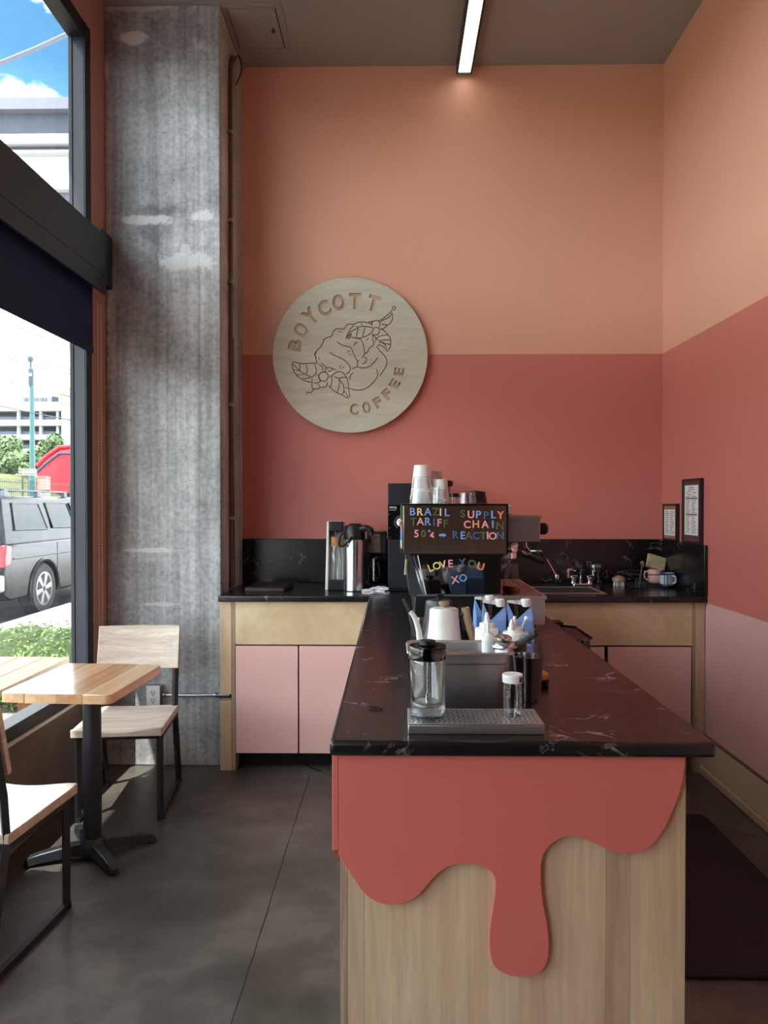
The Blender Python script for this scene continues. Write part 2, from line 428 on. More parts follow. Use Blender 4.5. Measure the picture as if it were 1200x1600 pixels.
M['asphalt'] = make_mottled('asphalt', srgb(54, 56, 60), srgb(72, 74, 76), 2)
M['paving'] = make_mottled('pale paving', srgb(150, 143, 132), srgb(166, 158, 146), 2)
M['grass'] = make_mottled('lawn grass', srgb(62, 72, 24), srgb(86, 92, 40), 1.5)
M['leaf'] = make_mottled('box leaves', srgb(44, 74, 20), srgb(104, 134, 44), 20, 0.5)
M['treeleaf'] = make_mottled('tree leaves', srgb(52, 76, 42), srgb(98, 122, 70), 2, 0.6)
M['bark'] = make_mottled('bark', srgb(90, 76, 64), srgb(120, 104, 90), 4)
M['garage'] = plain('garage white concrete', srgb(160, 160, 158), 0.8)
M['garagedark'] = plain('garage interior', srgb(40, 48, 60), 0.8)
M['garagegrey'] = plain('grey metal', srgb(80, 86, 98), 0.6)
M['teal'] = plain('teal pole paint', srgb(38, 84, 84), 0.4)
M['red'] = plain('red vinyl', srgb(160, 16, 32), 0.45)
M['slate'] = plain('slate vinyl', srgb(52, 58, 84), 0.5)
M['carpaint'] = plain('dark slate car paint', srgb(12, 17, 20), 0.2, 0.0, 0.28)
M['carglass'] = plain('car glass', srgb(18, 26, 28), 0.12, 0.0, 0.2)
M['tyre'] = plain('tyre rubber', srgb(30, 31, 33), 0.8)
M['rim'] = plain('alloy rim', srgb(150, 146, 138), 0.35, 0.5)
M['taillight'] = plain('red tail lamp', srgb(170, 10, 24), 0.15)
M['canopygrey'] = plain('canopy grey', srgb(92, 94, 104), 0.7)
M['canopydark'] = plain('canopy dark grey', srgb(62, 68, 80), 0.7)
M['canopywhite'] = plain('canopy white', srgb(170, 170, 168), 0.7)
M['bench'] = wood('weathered bench wood', srgb(112, 100, 74), srgb(138, 124, 96), (8, 0.8, 8), 0.7)
M['benchleg'] = wood('brown bench leg', srgb(150, 100, 60), srgb(180, 130, 84), (8, 8, 1), 0.7)
def make_brick():
    m, t, b = newmat('red brick'); br = nd(t, 'ShaderNodeTexBrick'); br.inputs['Scale'].default_value = 4
    br.inputs['Color1'].default_value = srgb(170, 96, 84); br.inputs['Color2'].default_value = srgb(150, 84, 76); br.inputs['Mortar'].default_value = srgb(190, 176, 166)
    t.links.new(coords(t, 'Object', (1, 1, 1), rot=(PI / 2, 0, 0)), br.inputs['Vector']); t.links.new(br.outputs['Color'], b.inputs['Base Color']); b.inputs['Roughness'].default_value = 0.9
    return m
M['brick'] = make_brick()

# ------------------------------------------------------------------ the room
YB, XR, XL, ZC, YF = 4.60, 1.664, -1.58, 4.155, -3.6
XO = XL - 0.10                         # outer face of the window wall
CX0, CX1, CY = -1.58, -0.95, 4.02      # concrete column
struct(MB().box(XO, XR + 0.2, YF - 0.2, YB + 0.2, -0.12, 0).obj('floor', M['floor']), 'dark polished concrete floor with hairline joint')
flo = bpy.data.objects['floor']
a, b_ = px(484, 1212, Z=0), px(362, 1600, Z=0)
jn = []
for i in range(25):
    q = a.lerp(b_, i / 24); jn.append((q.x + random.uniform(-.002, .002), q.y, 0.0005))
v = []; f = []
for i, q in enumerate(jn):
    w = random.uniform(.0015, .0032); v += [(q[0] - w, q[1], q[2]), (q[0] + w, q[1], q[2])]
    if i: f.append((2 * i - 2, 2 * i - 1, 2 * i + 1, 2 * i))
MB().add(v, f).obj('joint_crack', plain('crack dark', srgb(46, 42, 39), 0.9), flo)
ce = struct(MB().box(XO, XR + 0.2, YF - 0.2, YB + 0.2, ZC, ZC + 0.2).obj('ceiling', M['ceiling']), 'flat grey painted ceiling')
struct(MB().box(XO, XR + 0.2, YB, YB + 0.2, 0, ZC).obj('wall_back', M['wall']), 'back wall painted peach above coral')
struct(MB().box(XR, XR + 0.2, YF, YB, 0, ZC).obj('wall_right', M['wall']), 'right wall painted in peach, coral and pale pink bands')
struct(MB().box(XO, XR + .2, YF - 0.1, YF, 0, ZC).obj('wall_front', paint('charcoal brown paint', srgb(74, 64, 58))), 'dark charcoal wall at the far end of the room')
WY0, WY1, WZ0, WZ1 = -1.3, 3.83, 0.45, 3.90   # window opening
wl = MB()
wl.box(XO, XL, WY1, YB, 0, ZC); wl.box(XO, XL, YF, WY0, 0, ZC); wl.box(XO, XL, WY0, WY1, WZ1, ZC)
struct(wl.obj('wall_left', M['jamb']), 'coral painted wall around the tall windows')
struct(MB().box(XO, XL, WY0, WY1, 0, WZ0).obj('wall_left', M['kneewall']), 'low grey rendered wall under the window')
struct(MB().box(XO + .02, XL + 0.010, WY0, WY1, WZ0, WZ0 + 0.014).obj('trim_1', M['white']), 'white sill strip on the low wall')
# wall column
tag(MB().box(CX0, CX1, CY, YB, 0, ZC).obj('concrete_column', M['concrete'], bevel=0.006), 'rough grey board-formed concrete column beside the window', 'column')
# baseboard on the right wall
bb = struct(MB().box(XR - 0.016, XR, YF, 3.95, 0.0, 0.20).obj('baseboard_right', M['cream'], bevel=0.003), 'cream baseboard along the right wall')
MB().box(XR - 0.034, XR - 0.016, YF, 3.95, 0.0, 0.045).obj('shoe_moulding', M['cream'], bb, bevel=0.008)
MB().box(XR - 0.012, XR - 0.0005, YF, 3.95, 0.20, 0.212).obj('top_gap_strip', plain('brown gap strip', srgb(120, 84, 66), .8), bb)  # brown strip along the gap above the baseboard

# windows: posts, rails and panes (lower and upper row, two bays)
FX0, FX1 = XL - 0.085, XL            # frame depth
GX = XL - 0.075
ZT0, ZT1 = 2.60, 2.78                # transom, behind the shade box
bays = [(0.25, 3.83), (-1.3, 0.25)]
n = 0
for (y0, y1) in bays:
    for (z0, z1) in ((WZ0 + 0.014, ZT0), (ZT0, WZ1)):
        n += 1
        w = bpy.data.objects.new('window_%d' % n, None); COL.objects.link(w); w.location = (XL, y0, z0); LOC[w.name] = Vector(w.location); struct(w, 'slate framed storefront window')
        p = 0.07
        jl = MB().box(FX0, FX1 - 0.003, y1 - p, y1, z0, z1).obj('jamb_post', M['frame'], w, bevel=0.003)
        MB().box(FX1 - 0.003, FX1 + 0.002, y1 - p, y1, z0, z1).obj('inner_edge', M['frameblack'], jl)
        MB().box(FX0 + .008, FX0 + .022, y1 - p - 0.006, y1 - p, z0, z1).obj('gasket', M['frameblack'], jl)
        MB().box(FX0, FX1, y0, y0 + p, z0, z1).obj('jamb_post', M['frame'], w, bevel=0.003)
        MB().box(FX0, FX1, y0 + p, y1 - p, z0, z0 + 0.06).obj('bottom_rail', M['frameblack'], w, bevel=0.003)
        tr = MB().box(FX0, FX1, y0 + p, y1 - p, z1 - 0.075, z1).obj('top_rail', M['frameblack'], w, bevel=0.003)
        MB().box(GX - 0.003, GX + 0.003, y0 + p - .004, y1 - p + .004, z0 + 0.056, z1 - 0.071).obj('glass_pane', M['pane'], w)
# light portals in the openings (sampling aid for the daylight)
for (y0, y1) in bays:
    for (z0, z1) in ((WZ0, 2.3), (2.84, WZ1)):
        ld = bpy.data.lights.new('window_portal', 'AREA'); ld.shape = 'RECTANGLE'; ld.size = y1 - y0; ld.size_y = z1 - z0
        lo = bpy.data.objects.new('window_portal', ld); COL.objects.link(lo); lo.location = (XL - 0.12, (y0 + y1) / 2, (z0 + z1) / 2)
        lo.rotation_euler = Vector((1, 0, 0)).to_track_quat('-Z', 'Z').to_euler()
        try: ld.cycles.is_portal = True
        except Exception: pass

# roller shade: box, fabric, hem, bead chain
rs = thing('roller_shade', 'dark navy roller shade hanging from a charcoal box over the window', 'window shade', (-1.55, 0.3, 2.2))
MB().box(-1.57, -1.50, WY0, 3.825, 2.624, 2.834).obj('shade_box', M['header'], rs, bevel=0.002)
MB().add([(-1.502, WY0, 2.624), (-1.502, 3.825, 2.624), (-1.498, 3.825, 2.531), (-1.498, WY0, 2.531), (-1.57, WY0, 2.624), (-1.57, 3.825, 2.624), (-1.512, 3.825, 2.531), (-1.512, WY0, 2.531)],
         [(0, 1, 2, 3), (7, 6, 5, 4), (0, 4, 5, 1), (3, 2, 6, 7), (1, 5, 6, 2), (0, 3, 7, 4)]).obj('fascia', M['header'], rs)
fab = plain('navy shade fabric', srgb(20, 40, 78), 0.85)
MB().box(-1.567, -1.564, WY0, 3.81, 2.25, 2.63).obj('fabric', fab, rs)
MB().box(-1.571, -1.560, WY0, 3.812, 2.222, 2.254).obj('hem_bar', fab, rs, bevel=0.003)
ch = MB()
for sx in (0, 1):
    for i in range(168):
        z = 2.50 - i * 0.011
        ch.ball((-1.572 + 0.004 * sx, 3.895 + 0.03 * sx, z), 0.0042, 6, 4)
stuff(ch.obj('bead_chain', M['white'], rs))
MB().box(-1.56, -1.525, 3.83, 3.98, 2.60, 2.88).obj('end_bracket', M['frameblack'], rs, bevel=0.003)

# ceiling hatch
h = thing('ceiling_hatch', 'square access hatch with round knob in grey ceiling', 'hatch', (-0.79, 4.21, ZC - 0.01))
hx0, hx1, hy0, hy1 = -0.935, -0.655, 4.05, 4.40
fr = MB()
for q in ((hx0 - .03, hx1 + .04, hy0 - .03, hy0 - .004), (hx0 - .03, hx1 + .04, hy1 + .004, hy1 + .03), (hx0 - .03, hx0 - .004, hy0 - .004, hy1 + .004), (hx1 + .004, hx1 + .04, hy0 - .004, hy1 + .004)):
    fr.box(q[0] + .02, q[1], q[2], q[3], ZC - .006, ZC)
fr.obj('hatch_frame', M['ceiling'], h)
MB().box(hx0 + .02, hx1, hy0, hy1, ZC - .005, ZC).obj('hatch_door', M['ceiling'], h)
MB().box(hx0 + .015, hx1 + .005, hy0 - .005, hy1 + .005, ZC - .0012, ZC - .0002).obj('shadow_gap', M['void'], h)
MB().lathe([(0.006, -.03), (0.011, -.026), (0.011, -.018), (0.005, -.012), (0.005, -.004)], (hx1 - .035, 4.22, ZC), 12).obj('knob', plain('hatch knob', srgb(90, 86, 84), .4, .5), h)

# linear ceiling lamps
def lamp(x0, x1, y0, y1, label):
    t = thing('linear_lamp', label, 'ceiling lamp', ((x0 + x1) / 2, (y0 + y1) / 2, ZC - .07), group='linear lamps on the ceiling')
    m = MB().box(x0, x0 + .012, y0, y1, ZC - .07, ZC).box(x1 - .012, x1, y0, y1, ZC - .07, ZC).box(x0 + .012, x1 - .012, y0, y0 + .008, ZC - .07, ZC).box(x0 + .012, x1 - .012, y1 - .008, y1, ZC - .07, ZC)
    m.obj('housing', M['blackmetal'], t)
    MB().box(x0 + .0125, x1 - .0125, y0 + .0085, y1 - .0085, ZC - .063, ZC - .035).obj('diffuser', M['lampglow'], t)
lx0 = px(713, 122, Y=4.56).x; lx1 = px(738, 122, Y=4.56).x
lamp(lx0, lx1, 1.6, 4.57, 'long slim black ceiling lamp ending at the peach wall')

# conduit on the column side face
cm = thing('wall_conduit', 'thin vertical conduit pipe clipped to the side of the concrete column', 'conduit', (-0.94, 4.2, 0.95))
cy = 4.22
brownpipe = plain('painted conduit brown', srgb(104, 78, 66), .5)
MB().tube([(-0.936, cy, 0.955), (-0.936, cy, 2.5), (-0.936, cy + .01, 3.9), (-0.936, cy + .04, 4.0), (-0.938, cy + .1, 4.05)], 0.011, 10).obj('pipe', brownpipe, cm)
for z in (1.35, 2.0, 2.7, 3.05, 3.55):
    MB().box(-0.949, -0.922, cy - .022, cy + .022, z, z + .02).obj('strap', M['galv'], cm, bevel=.002)
MB().tube(smooth_pts([(-0.934, cy + .05, 3.98), (-0.91, cy + .10, 4.06), (-0.90, cy + .14, 4.0), (-0.93, cy + .12, 3.9)]), 0.004, 6).obj('loose_cable', M['blackplastic'], cm)
MB().tube(smooth_pts([(-0.93, cy + .03, 2.4), (-0.936, cy + .045, 1.9), (-0.93, cy + .035, 1.4), (-0.925, cy + .03, 0.97)]), 0.003, 6).obj('thin_cable', M['blackplastic'], cm)

# electrical outlet and its conduit
po = px(244, 1085, Y=CY)
ob = thing('wall_outlet', 'white double power outlet box on the concrete column', 'outlet', (po.x, CY, po.z))
MB().box(po.x - .034, po.x + .034, CY - .045, CY, po.z - .057, po.z + .057).obj('box', M['galv'], ob, bevel=.004)
MB().box(po.x - .037, po.x + .037, CY - .051, CY - .045, po.z - .060, po.z + .060).obj('cover_plate', M['white'], ob, bevel=.003)
for s in (-1, 1):
    r_ = MB().lathe([(.0175, -.0035), (.0165, 0)], (po.x, CY - .051, po.z + s * .021), 16, 'Y').obj('receptacle', plain('receptacle', srgb(222, 220, 216), .4), ob)
    sl = MB().box(po.x - .009, po.x - .006, CY - .0552, CY - .0545, po.z + s * .021, po.z + s * .021 + .010).box(po.x + .006, po.x + .009, CY - .0552, CY - .0545, po.z + s * .021, po.z + s * .021 + .009).box(po.x - .003, po.x + .003, CY - .0552, CY - .0545, po.z + s * .021 - .011, po.z + s * .021 - .006)
    sl.obj('slots', M['void'], r_)
cz = po.z + .004
cp = thing('outlet_conduit', 'silver metal conduit running from the outlet to the cabinet', 'conduit', (po.x + .2, CY - .02, cz))
MB().tube([(po.x + .037, CY - .02, cz), (po.x + .2, CY - .018, cz - .003), (-0.965, CY - .02, cz), (-0.90, CY - .02, cz)], .0085, 10).obj('pipe', M['galv'], cp)
for x in (po.x + .05, -0.975):
    MB().lathe([(.012, -.012), (.014, -.008), (.014, .008), (.012, .012)], (x, CY - .02, cz), 10, 'X').obj('coupling', M['galv'], cp)

# ------------------------------------------------------------------ cabinets and worktops
ZT, TH = 0.95, 0.033
YC = 3.92                      # front edge of the back worktop
YCF = 3.95                     # cabinet faces
IX0, IX1, IY0 = -0.136, 0.672, 1.533
cb = tag(MB().box(-0.945, XR - .001, YC, YB - .001, ZT - TH, ZT).obj('worktop', M['marble'], bevel=0.007), 'black marble worktop along the back wall', 'countertop')
bs = tag(MB().box(-0.949, XR - .022, YB - .02, YB - .0005, ZT + .0005, 1.222).obj('backsplash', M['marble'], bevel=.003), 'black marble splashback under the coral wall', 'backsplash')
tag(MB().box(XR - .021, XR - .0005, YC, YB - .001, ZT + .0005, 1.222).obj('backsplash', M['marble'], bevel=.003), 'short black marble splashback turned onto the side wall below the frames', 'backsplash')
it = tag(MB().box(IX0, IX1, IY0, YC - .0005, ZT - TH, ZT).obj('island_worktop', M['marble'], bevel=0.009, seg=3), 'long black marble island worktop carrying the espresso machine', 'countertop')

def px3(x, Y): return px(x, 785, Y=Y).x
def cabinet(name, label, x0, x1, doors, endx, gaps):
    t = thing(name, label, 'cabinet', ((x0 + x1) / 2, 4.2, 0))
    MB().box(x0, x1, YCF + .022, YB - .03, .10, ZT - TH - .001).obj('carcass', M['void'], t)
    MB().box(x0, x1, YCF + .10, YCF + .115, 0.0, .10).obj('toe_kick', M['void'], t)
    MB().box(x0, x1, YCF, YCF + .02, .683, ZT - TH - .001).obj('top_rail', M['ply'], t, bevel=.0015)
    for (d0, d1) in doors:
        MB().box(d0, d1, YCF, YCF + .02, .095, .675).obj('door', M['pinkdoor'], t, bevel=.0015)
    # end post: two pieces with a notch on the left one
    e0, e1 = endx
    if gaps:
        MB().box(e0, e1, YCF, YCF + .05, cz + .016, ZT - TH - .001).obj('end_post', M['plyv'], t, bevel=.0015)
        MB().box(e0, e1, YCF, YCF + .05, 0, cz - .016).obj('end_post', M['plyv'], t, bevel=.0015)
        MB().box(e0 + .005, e1, YCF + .052, YCF + .06, cz - .02, cz + .02).obj('notch_back', M['void'], t)
    else:
        MB().box(e0, e1, YCF, YCF + .05, 0, ZT - TH - .001).obj('end_post', M['plyv'], t, bevel=.0015)
    return t
lc = cabinet('base_cabinet', 'plywood base cabinet with two pale pink doors beside the concrete column', -0.858, -0.118, [(-0.856, -0.520), (-0.512, -0.15)], (-0.941, -0.879), True)
MB().box(-0.878, -0.859, YCF - .001, YB - .03, 0, ZT - TH - .001).obj('end_panel', M['plyedge'], lc)
rc = cabinet('base_cabinet', 'plywood base cabinet with pink doors under the sink', 0.64, 1.594, [(0.66, 1.127), (1.148, 1.590)], (1.610, XR - .003), False)
MB().box(1.5945, 1.6095, YCF - .001, YB - .03, 0, ZT - TH - .001).obj('end_panel', M['plyedge'], rc)
# floor cable
tag(MB().tube(smooth_pts([(-0.5, 4.04, .006), (-0.40, 3.94, .005), (-0.26, 3.86, .005), (-0.13, 3.84, .005)]), .004, 6).obj('floor_cable', M['blackplastic']), 'thin black cable on the floor under the pink cabinet', 'cable')

# island
isl = thing('island_counter', 'maple plywood island with a coral paint-drip front', 'counter', (0.25, 2.7, 0))
BX0, BX1, BY0 = -0.115, 0.618, 1.562
MB().box(BX0 + .016, BX1, BY0, YCF - .001, 0, ZT - TH - .001).obj('body', M['plyv'], isl, bevel=.001)
MB().box(BX0, BX0 + .015, BY0, YCF - .001, 0, ZT - TH - .001).obj('edge_strip', M['plyedge'], isl, bevel=.001)
xs_ = [px(a, 1400, Y=BY0).x for a in (543, 569, 946, 984)] + [BX1]
for i in range(4):
    c1, c2 = [((188, 160, 130), (206, 178, 148)), ((194, 164, 132), (218, 190, 158)), ((172, 140, 110), (198, 168, 138)), ((190, 160, 128), (214, 186, 152))][i]
    mm = wood('maple veneer', srgb(*c1), srgb(*c2), (7 + i, 7, .45), .42, contrast=.6, knots=(8 + i, 8, 3.0))
    MB().box(xs_[i] + .0003, xs_[i + 1] - .0003, BY0 - .0018, BY0 - .0002, 0, ZT - TH - .001).obj('veneer_panel', mm, isl)
drip = [(55, 80), (55, 375), (60, 380), (80, 410), (105, 450), (130, 485), (160, 508), (190, 519), (220, 521), (250, 517), (280, 503), (305, 480), (330, 450), (355, 425), (385, 406), (420, 400), (455, 401), (485, 408), (508, 422), (520, 440), (523, 465), (520, 500), (512, 550), (505, 600), (505, 650), (512, 690), (530, 715), (560, 730), (600, 735), (640, 730), (665, 712), (678, 680), (681, 640), (677, 590), (668, 540), (660, 490), (657, 440), (658, 400), (666, 370), (685, 345), (712, 325), (745, 316), (775, 320), (810, 334), (850, 353), (885, 366), (920, 369), (950, 364), (980, 350), (1005, 325), (1030, 285), (1050, 240), (1068, 195), (1080, 145), (1088, 80)]
YD = BY0 - .0155
dp = [px(500 + a * .525, 1140 + b * .525, Y=YD) for a, b in drip]
dp = [Vector((p.x, p.z)) for p in dp]
ztop = ZT - TH - .0005
core = smooth_pts([(p.x, p.y, 0) for p in dp[1:]], 3)
poly = [(dp[0].x, ztop)] + [(p.x, p.y) for p in core[:-1]] + [(dp[-1].x, ztop)]
MB().prism(poly, 'Y', YD, BY0 - .0020).obj('drip_front', M['coral'], isl, bevel=.0025, smooth=True)
# side drip panel on the seating side
sx1 = dp[0].x - .0006; sx0 = px(519, 1250, Y=YD).x
side = [(YD, ztop), (YD, px(520, 1328, Y=YD).z)]
zz = side[1][1]
wav = [(1.72, zz - .10), (1.86, zz - .02), (1.98, zz - .22), (2.10, zz - .05), (2.35, zz + .06), (2.55, zz - .15), (2.75, zz + .02), (3.0, zz - .30), (3.15, zz), (3.45, zz - .05), (3.7, zz + .08), (3.90, zz + .1)]
sm = smooth_pts([(side[1][0], side[1][1], 0)] + [(a, b, 0) for a, b in wav], 5)
side = [(YD, ztop)] + [(p.x, p.y) for p in sm] + [(3.90, ztop)]
MB().prism(side, 'X', sx0, min(sx1, BX0 - .0003)).obj('drip_side', M['coral'], isl, bevel=.001)

# floor mat
tag(MB().prism(rrect(0.665, 1.43, 2.23, 3.40, .03), 'Z', 0.0005, .012).obj('floor_mat', M['rubber'], bevel=.003), 'black rubber anti-fatigue mat on the floor behind the island', 'mat')

# ------------------------------------------------------------------ text helper
def text_mesh(s, size, depth, bold=0.0):
    cu = bpy.data.curves.new('tmp', 'FONT'); cu.body = s; cu.size = size; cu.extrude = depth / 2; cu.offset = bold * size; cu.resolution_u = 4
    o = bpy.data.objects.new('tmp', cu); COL.objects.link(o)
    dg = bpy.context.evaluated_depsgraph_get(); me = bpy.data.meshes.new_from_object(o.evaluated_get(dg))
    vs = [Vector(v.co) for v in me.vertices]; fs = [tuple(p.vertices) for p in me.polygons]
    bpy.data.objects.remove(o); bpy.data.curves.remove(cu); bpy.data.meshes.remove(me)
    xs = [v.x for v in vs]; ys = [v.y for v in vs]
    c = Vector(((min(xs) + max(xs)) / 2, (min(ys) + max(ys)) / 2, 0))
    return [v - c for v in vs], fs, (max(xs) - min(xs), max(ys) - min(ys))
def upright(vs, fs, c, rot=0, w=None, h=None, ext=None):
    """text mesh stood up facing the room (-Y), scaled to w x h, turned by rot (ccw), centre c"""
    kx = w / ext[0] if w else 1; ky = h / ext[1] if h else kx
    if not w: kx = ky
    ca, sa = math.cos(rot), math.sin(rot); res = []
    for v in vs:
        x, y = v.x * kx, v.y * ky
        res.append((c[0] + x * ca - y * sa, c[1] - v.z, c[2] + x * sa + y * ca))
    return MB().add(res, fs)

# ------------------------------------------------------------------ the round sign
YS = YB - .052                       # front face of the sign
sgn = thing('round_sign', 'round pale birch sign with routed lettering and coffee branch emblem', 'sign', (px(547, 555, Y=YS).x, YS, px(547, 676, Y=YS).z))
cc = px(547, 555, Y=YS); RS = 121 * YS / F
ST = .024
disc = MB().lathe([(RS - .0015, YS + ST), (RS, YS + ST - .0015), (RS, YS + .002), (RS - .002, YS)], (cc.x, 0, cc.z), 128, 'Y')
cut_l = MB(); cut_g = MB()
def sp_(x, y): p = px(x, y, Y=YS); return p.x, p.z
for chh, x, y, rot, hh, ww in (('B', 461.5, 539.5, 78, 21, 18), ('O', 471, 516, 53, 25, 19), ('Y', 485.5, 494, 42, 26, 21), ('C', 507, 482, 25, 25, 19), ('O', 529.3, 473, 9, 26, 19), ('T', 555, 470.3, -1, 25, 19), ('T', 583.5, 474, -16, 25, 19.5),
                          ('C', 553.5, 640, 4, 18, 13), ('O', 573, 637, 12, 18, 13), ('F', 590.5, 629, 31, 17, 12), ('F', 605, 616, 43, 17, 12), ('E', 617, 600, 61, 16, 13), ('E', 623.5, 581, 80, 16, 13)):
    vs, fs, ext = text_mesh(chh, .1, .022, .045)
    X, Z = sp_(x, y); k = YS / F
    b_ = upright(vs, fs, (X, YS, Z), math.radians(rot), ww * k, hh * k, ext); cut_l.add(b_.v, b_.f)
def T1(p): return (440 + p[0] * .1, 440 + p[1] * .1)
def T2(p): return (540 + p[0] / 12, 460 + p[1] / 12)
def T3(p): return (445 + p[0] * .09167, 550 + p[1] * .09167)
def T4(p): return (530 + p[0] * .1, 540 + p[1] * .1)
ART = [(T1, [[(540, 1200), (520, 1130), (560, 1070), (610, 1020), (645, 960), (660, 910), (700, 880), (760, 865), (790, 840), (805, 790), (840, 745), (880, 735), (960, 745), (985, 725), (1010, 690), (1050, 667), (1130, 665)],
             [(880, 775), (940, 785)], [(865, 940), (930, 985), (1000, 1010), (1070, 1025), (1100, 1065), (1125, 1130), (1150, 1180), (1180, 1240), (1188, 1280), (1185, 1315), (1160, 1340), (1105, 1360)],
             [(755, 1110), (820, 1150), (900, 1185), (960, 1215), (1020, 1260), (1060, 1310), (1075, 1360), (1065, 1400), (1040, 1430), (1010, 1447)],
             [(1035, 1105), (1060, 1085)], [(1065, 1145), (1077, 1128)], [(1130, 1000), (1150, 970), (1185, 945)]]),
       (T2, [[(150, 560), (190, 545), (240, 520), (300, 517), (370, 525), (420, 535), (450, 510), (490, 507), (520, 510)], [(150, 580), (100, 640), (60, 700), (30, 760), (10, 830)],
             [(10, 832), (30, 800), (60, 750), (110, 695), (170, 660), (240, 630)], [(50, 830), (70, 770), (105, 740), (100, 780), (60, 835)],
             [(110, 800), (200, 822), (280, 815), (350, 800), (420, 765), (480, 720), (530, 655)], [(190, 600), (250, 610), (320, 600), (400, 605), (480, 620), (530, 640)],
             [(280, 540), (320, 590)], [(235, 650), (215, 730), (200, 815)], [(365, 625), (340, 700), (325, 795)],
             [(490, 590), (490, 545), (520, 505), (570, 487), (620, 505), (645, 560), (635, 620)], [(440, 530), (470, 555), (490, 530)],
             [(540, 620), (600, 622), (630, 660), (630, 710), (600, 755), (545, 765), (505, 745)],
             [(625, 500), (700, 455), (770, 400), (830, 345), (870, 300), (880, 250), (910, 222), (935, 240), (925, 280), (905, 305)],
             [(650, 520), (700, 490), (750, 460), (800, 440), (840, 400), (870, 350)], [(870, 350), (885, 400), (880, 460), (850, 520), (800, 570), (740, 570), (680, 555)],
             [(660, 655), (720, 635), (775, 590)], [(650, 650), (700, 665), (770, 730), (820, 790), (845, 840), (845, 920), (830, 1000), (805, 1040)],
             [(505, 750), (570, 820), (640, 880), (720, 930), (770, 1000)], [(580, 820), (660, 780), (780, 760)], [(650, 865), (750, 855), (840, 860)], [(690, 895), (760, 930), (840, 930)],
             [(570, 830), (560, 905)], [(645, 885), (640, 940)], [(600, 950), (680, 965), (740, 1010), (785, 1070)],
             [(500, 775), (515, 860), (525, 945), (460, 1000), (410, 1080), (360, 1120), (310, 1190)], [(235, 830), (290, 850), (325, 920), (345, 1020), (355, 1110)],
             [(380, 860), (430, 825)], [(580, 970), (630, 1040), (680, 1095), (740, 1165), (770, 1225), (776, 1270), (758, 1345), (718, 1415), (670, 1490), (640, 1530)]]),
       (T4, [[(290, 250), (310, 230)], [(395, 183), (420, 195), (428, 225), (410, 265), (365, 287)], [(290, 330), (330, 347), (400, 347), (460, 332), (510, 300), (555, 250), (600, 195)],
             [(585, 370), (600, 430), (600, 480), (560, 545), (510, 600), (450, 650), (380, 685), (300, 697), (230, 690), (175, 670)], [(165, 535), (170, 490), (190, 450), (212, 425)], [(10, 355), (25, 315)], [(50, 355), (75, 335)]]),
       (T3, [[(540, 0), (518, 50), (530, 110), (548, 180)], [(550, 190), (450, 190), (330, 200), (230, 190), (150, 168), (128, 200), (130, 270), (155, 320)], [(150, 325), (200, 400), (280, 460), (370, 500), (470, 520)],
             [(150, 210), (220, 290), (300, 350), (380, 395), (450, 425)], [(255, 210), (260, 260), (250, 300)], [(370, 225), (385, 300), (365, 375)], [(510, 210), (540, 310), (520, 380), (465, 425)],
             [(165, 300), (260, 320)], [(210, 388), (320, 388)], [(310, 455), (380, 450), (435, 435)], [(580, 210), (630, 240), (650, 310)], [(625, 185), (680, 240), (740, 305)], [(720, 260), (790, 275), (870, 305)],
             [(740, 330), (780, 325), (815, 300)], [(680, 280), (705, 330), (650, 335)], [(662 + 80 * math.cos(a * PI / 6), 420 + 80 * math.sin(a * PI / 6)) for a in range(12)],
             [(465, 450), (470, 510)], [(575, 410), (590, 460), (605, 500), (560, 525), (500, 530)], [(540, 390), (572, 390)], [(465, 540), (465, 590), (490, 625), (560, 630), (600, 600), (570, 550)],
             [(615, 595), (670, 600), (710, 580), (730, 520)], [(495, 630), (465, 675), (430, 695), (390, 685), (375, 715)],
             [(770, 410), (800, 410), (850, 365), (920, 335), (980, 345), (1030, 400), (1065, 460), (1085, 560), (1095, 660), (1110, 765)], [(745, 570), (800, 635), (880, 690), (980, 735), (1050, 775), (1085, 785)],
             [(840, 420), (910, 450), (960, 510), (1000, 570), (1012, 660), (1050, 720), (1085, 770)], [(800, 420), (800, 520), (780, 600)], [(930, 460), (930, 560), (900, 685)], [(1010, 660), (1000, 690), (980, 720)],
             [(930, 450), (980, 435), (1045, 430)], [(1030, 605), (1085, 620)], [(580, 100), (595, 135)]])]
def ribbon(m, pts, hw, y0, y1):
    """closed prism following a polyline on the sign face"""
    P = [Vector(p) for p in pts]; lft = []; rgt = []
    for i, p in enumerate(P):
        t = (P[min(i + 1, len(P) - 1)] - P[max(i - 1, 0)]).normalized(); nrm = Vector((-t.y, t.x))
        if i == 0: p = p - t * hw * .8
        if i == len(P) - 1: p = p + t * hw * .8
        w_ = hw * (0.75 if i in (0, len(P) - 1) else 1)
        lft.append(p + nrm * w_); rgt.append(p - nrm * w_)
    vs = []; fs = []
    for a, b in zip(lft, rgt): vs += [(a.x, y0, a.y), (b.x, y0, b.y), (b.x, y1, b.y), (a.x, y1, a.y)]
    for i in range(len(P) - 1):
        for k in range(4): fs.append((i * 4 + k, i * 4 + (k + 1) % 4, i * 4 + 4 + (k + 1) % 4, i * 4 + 4 + k))
    n_ = (len(P) - 1) * 4; fs += [(3, 2, 1, 0), (n_, n_ + 1, n_ + 2, n_ + 3)]
    m.add(vs, fs)
for T, polys in ART:
    for pl in polys:
        q = [sp_(*T(p)) for p in pl]
        if T is T3 and len(q) == 12: q.append(q[0])
        if len(q) > 2: q = [(p.x, p.y) for p in smooth_pts([(a, b, 0) for a, b in q], 3)]
        ribbon(cut_g, q, .0027, YS - .004, YS + .0055)
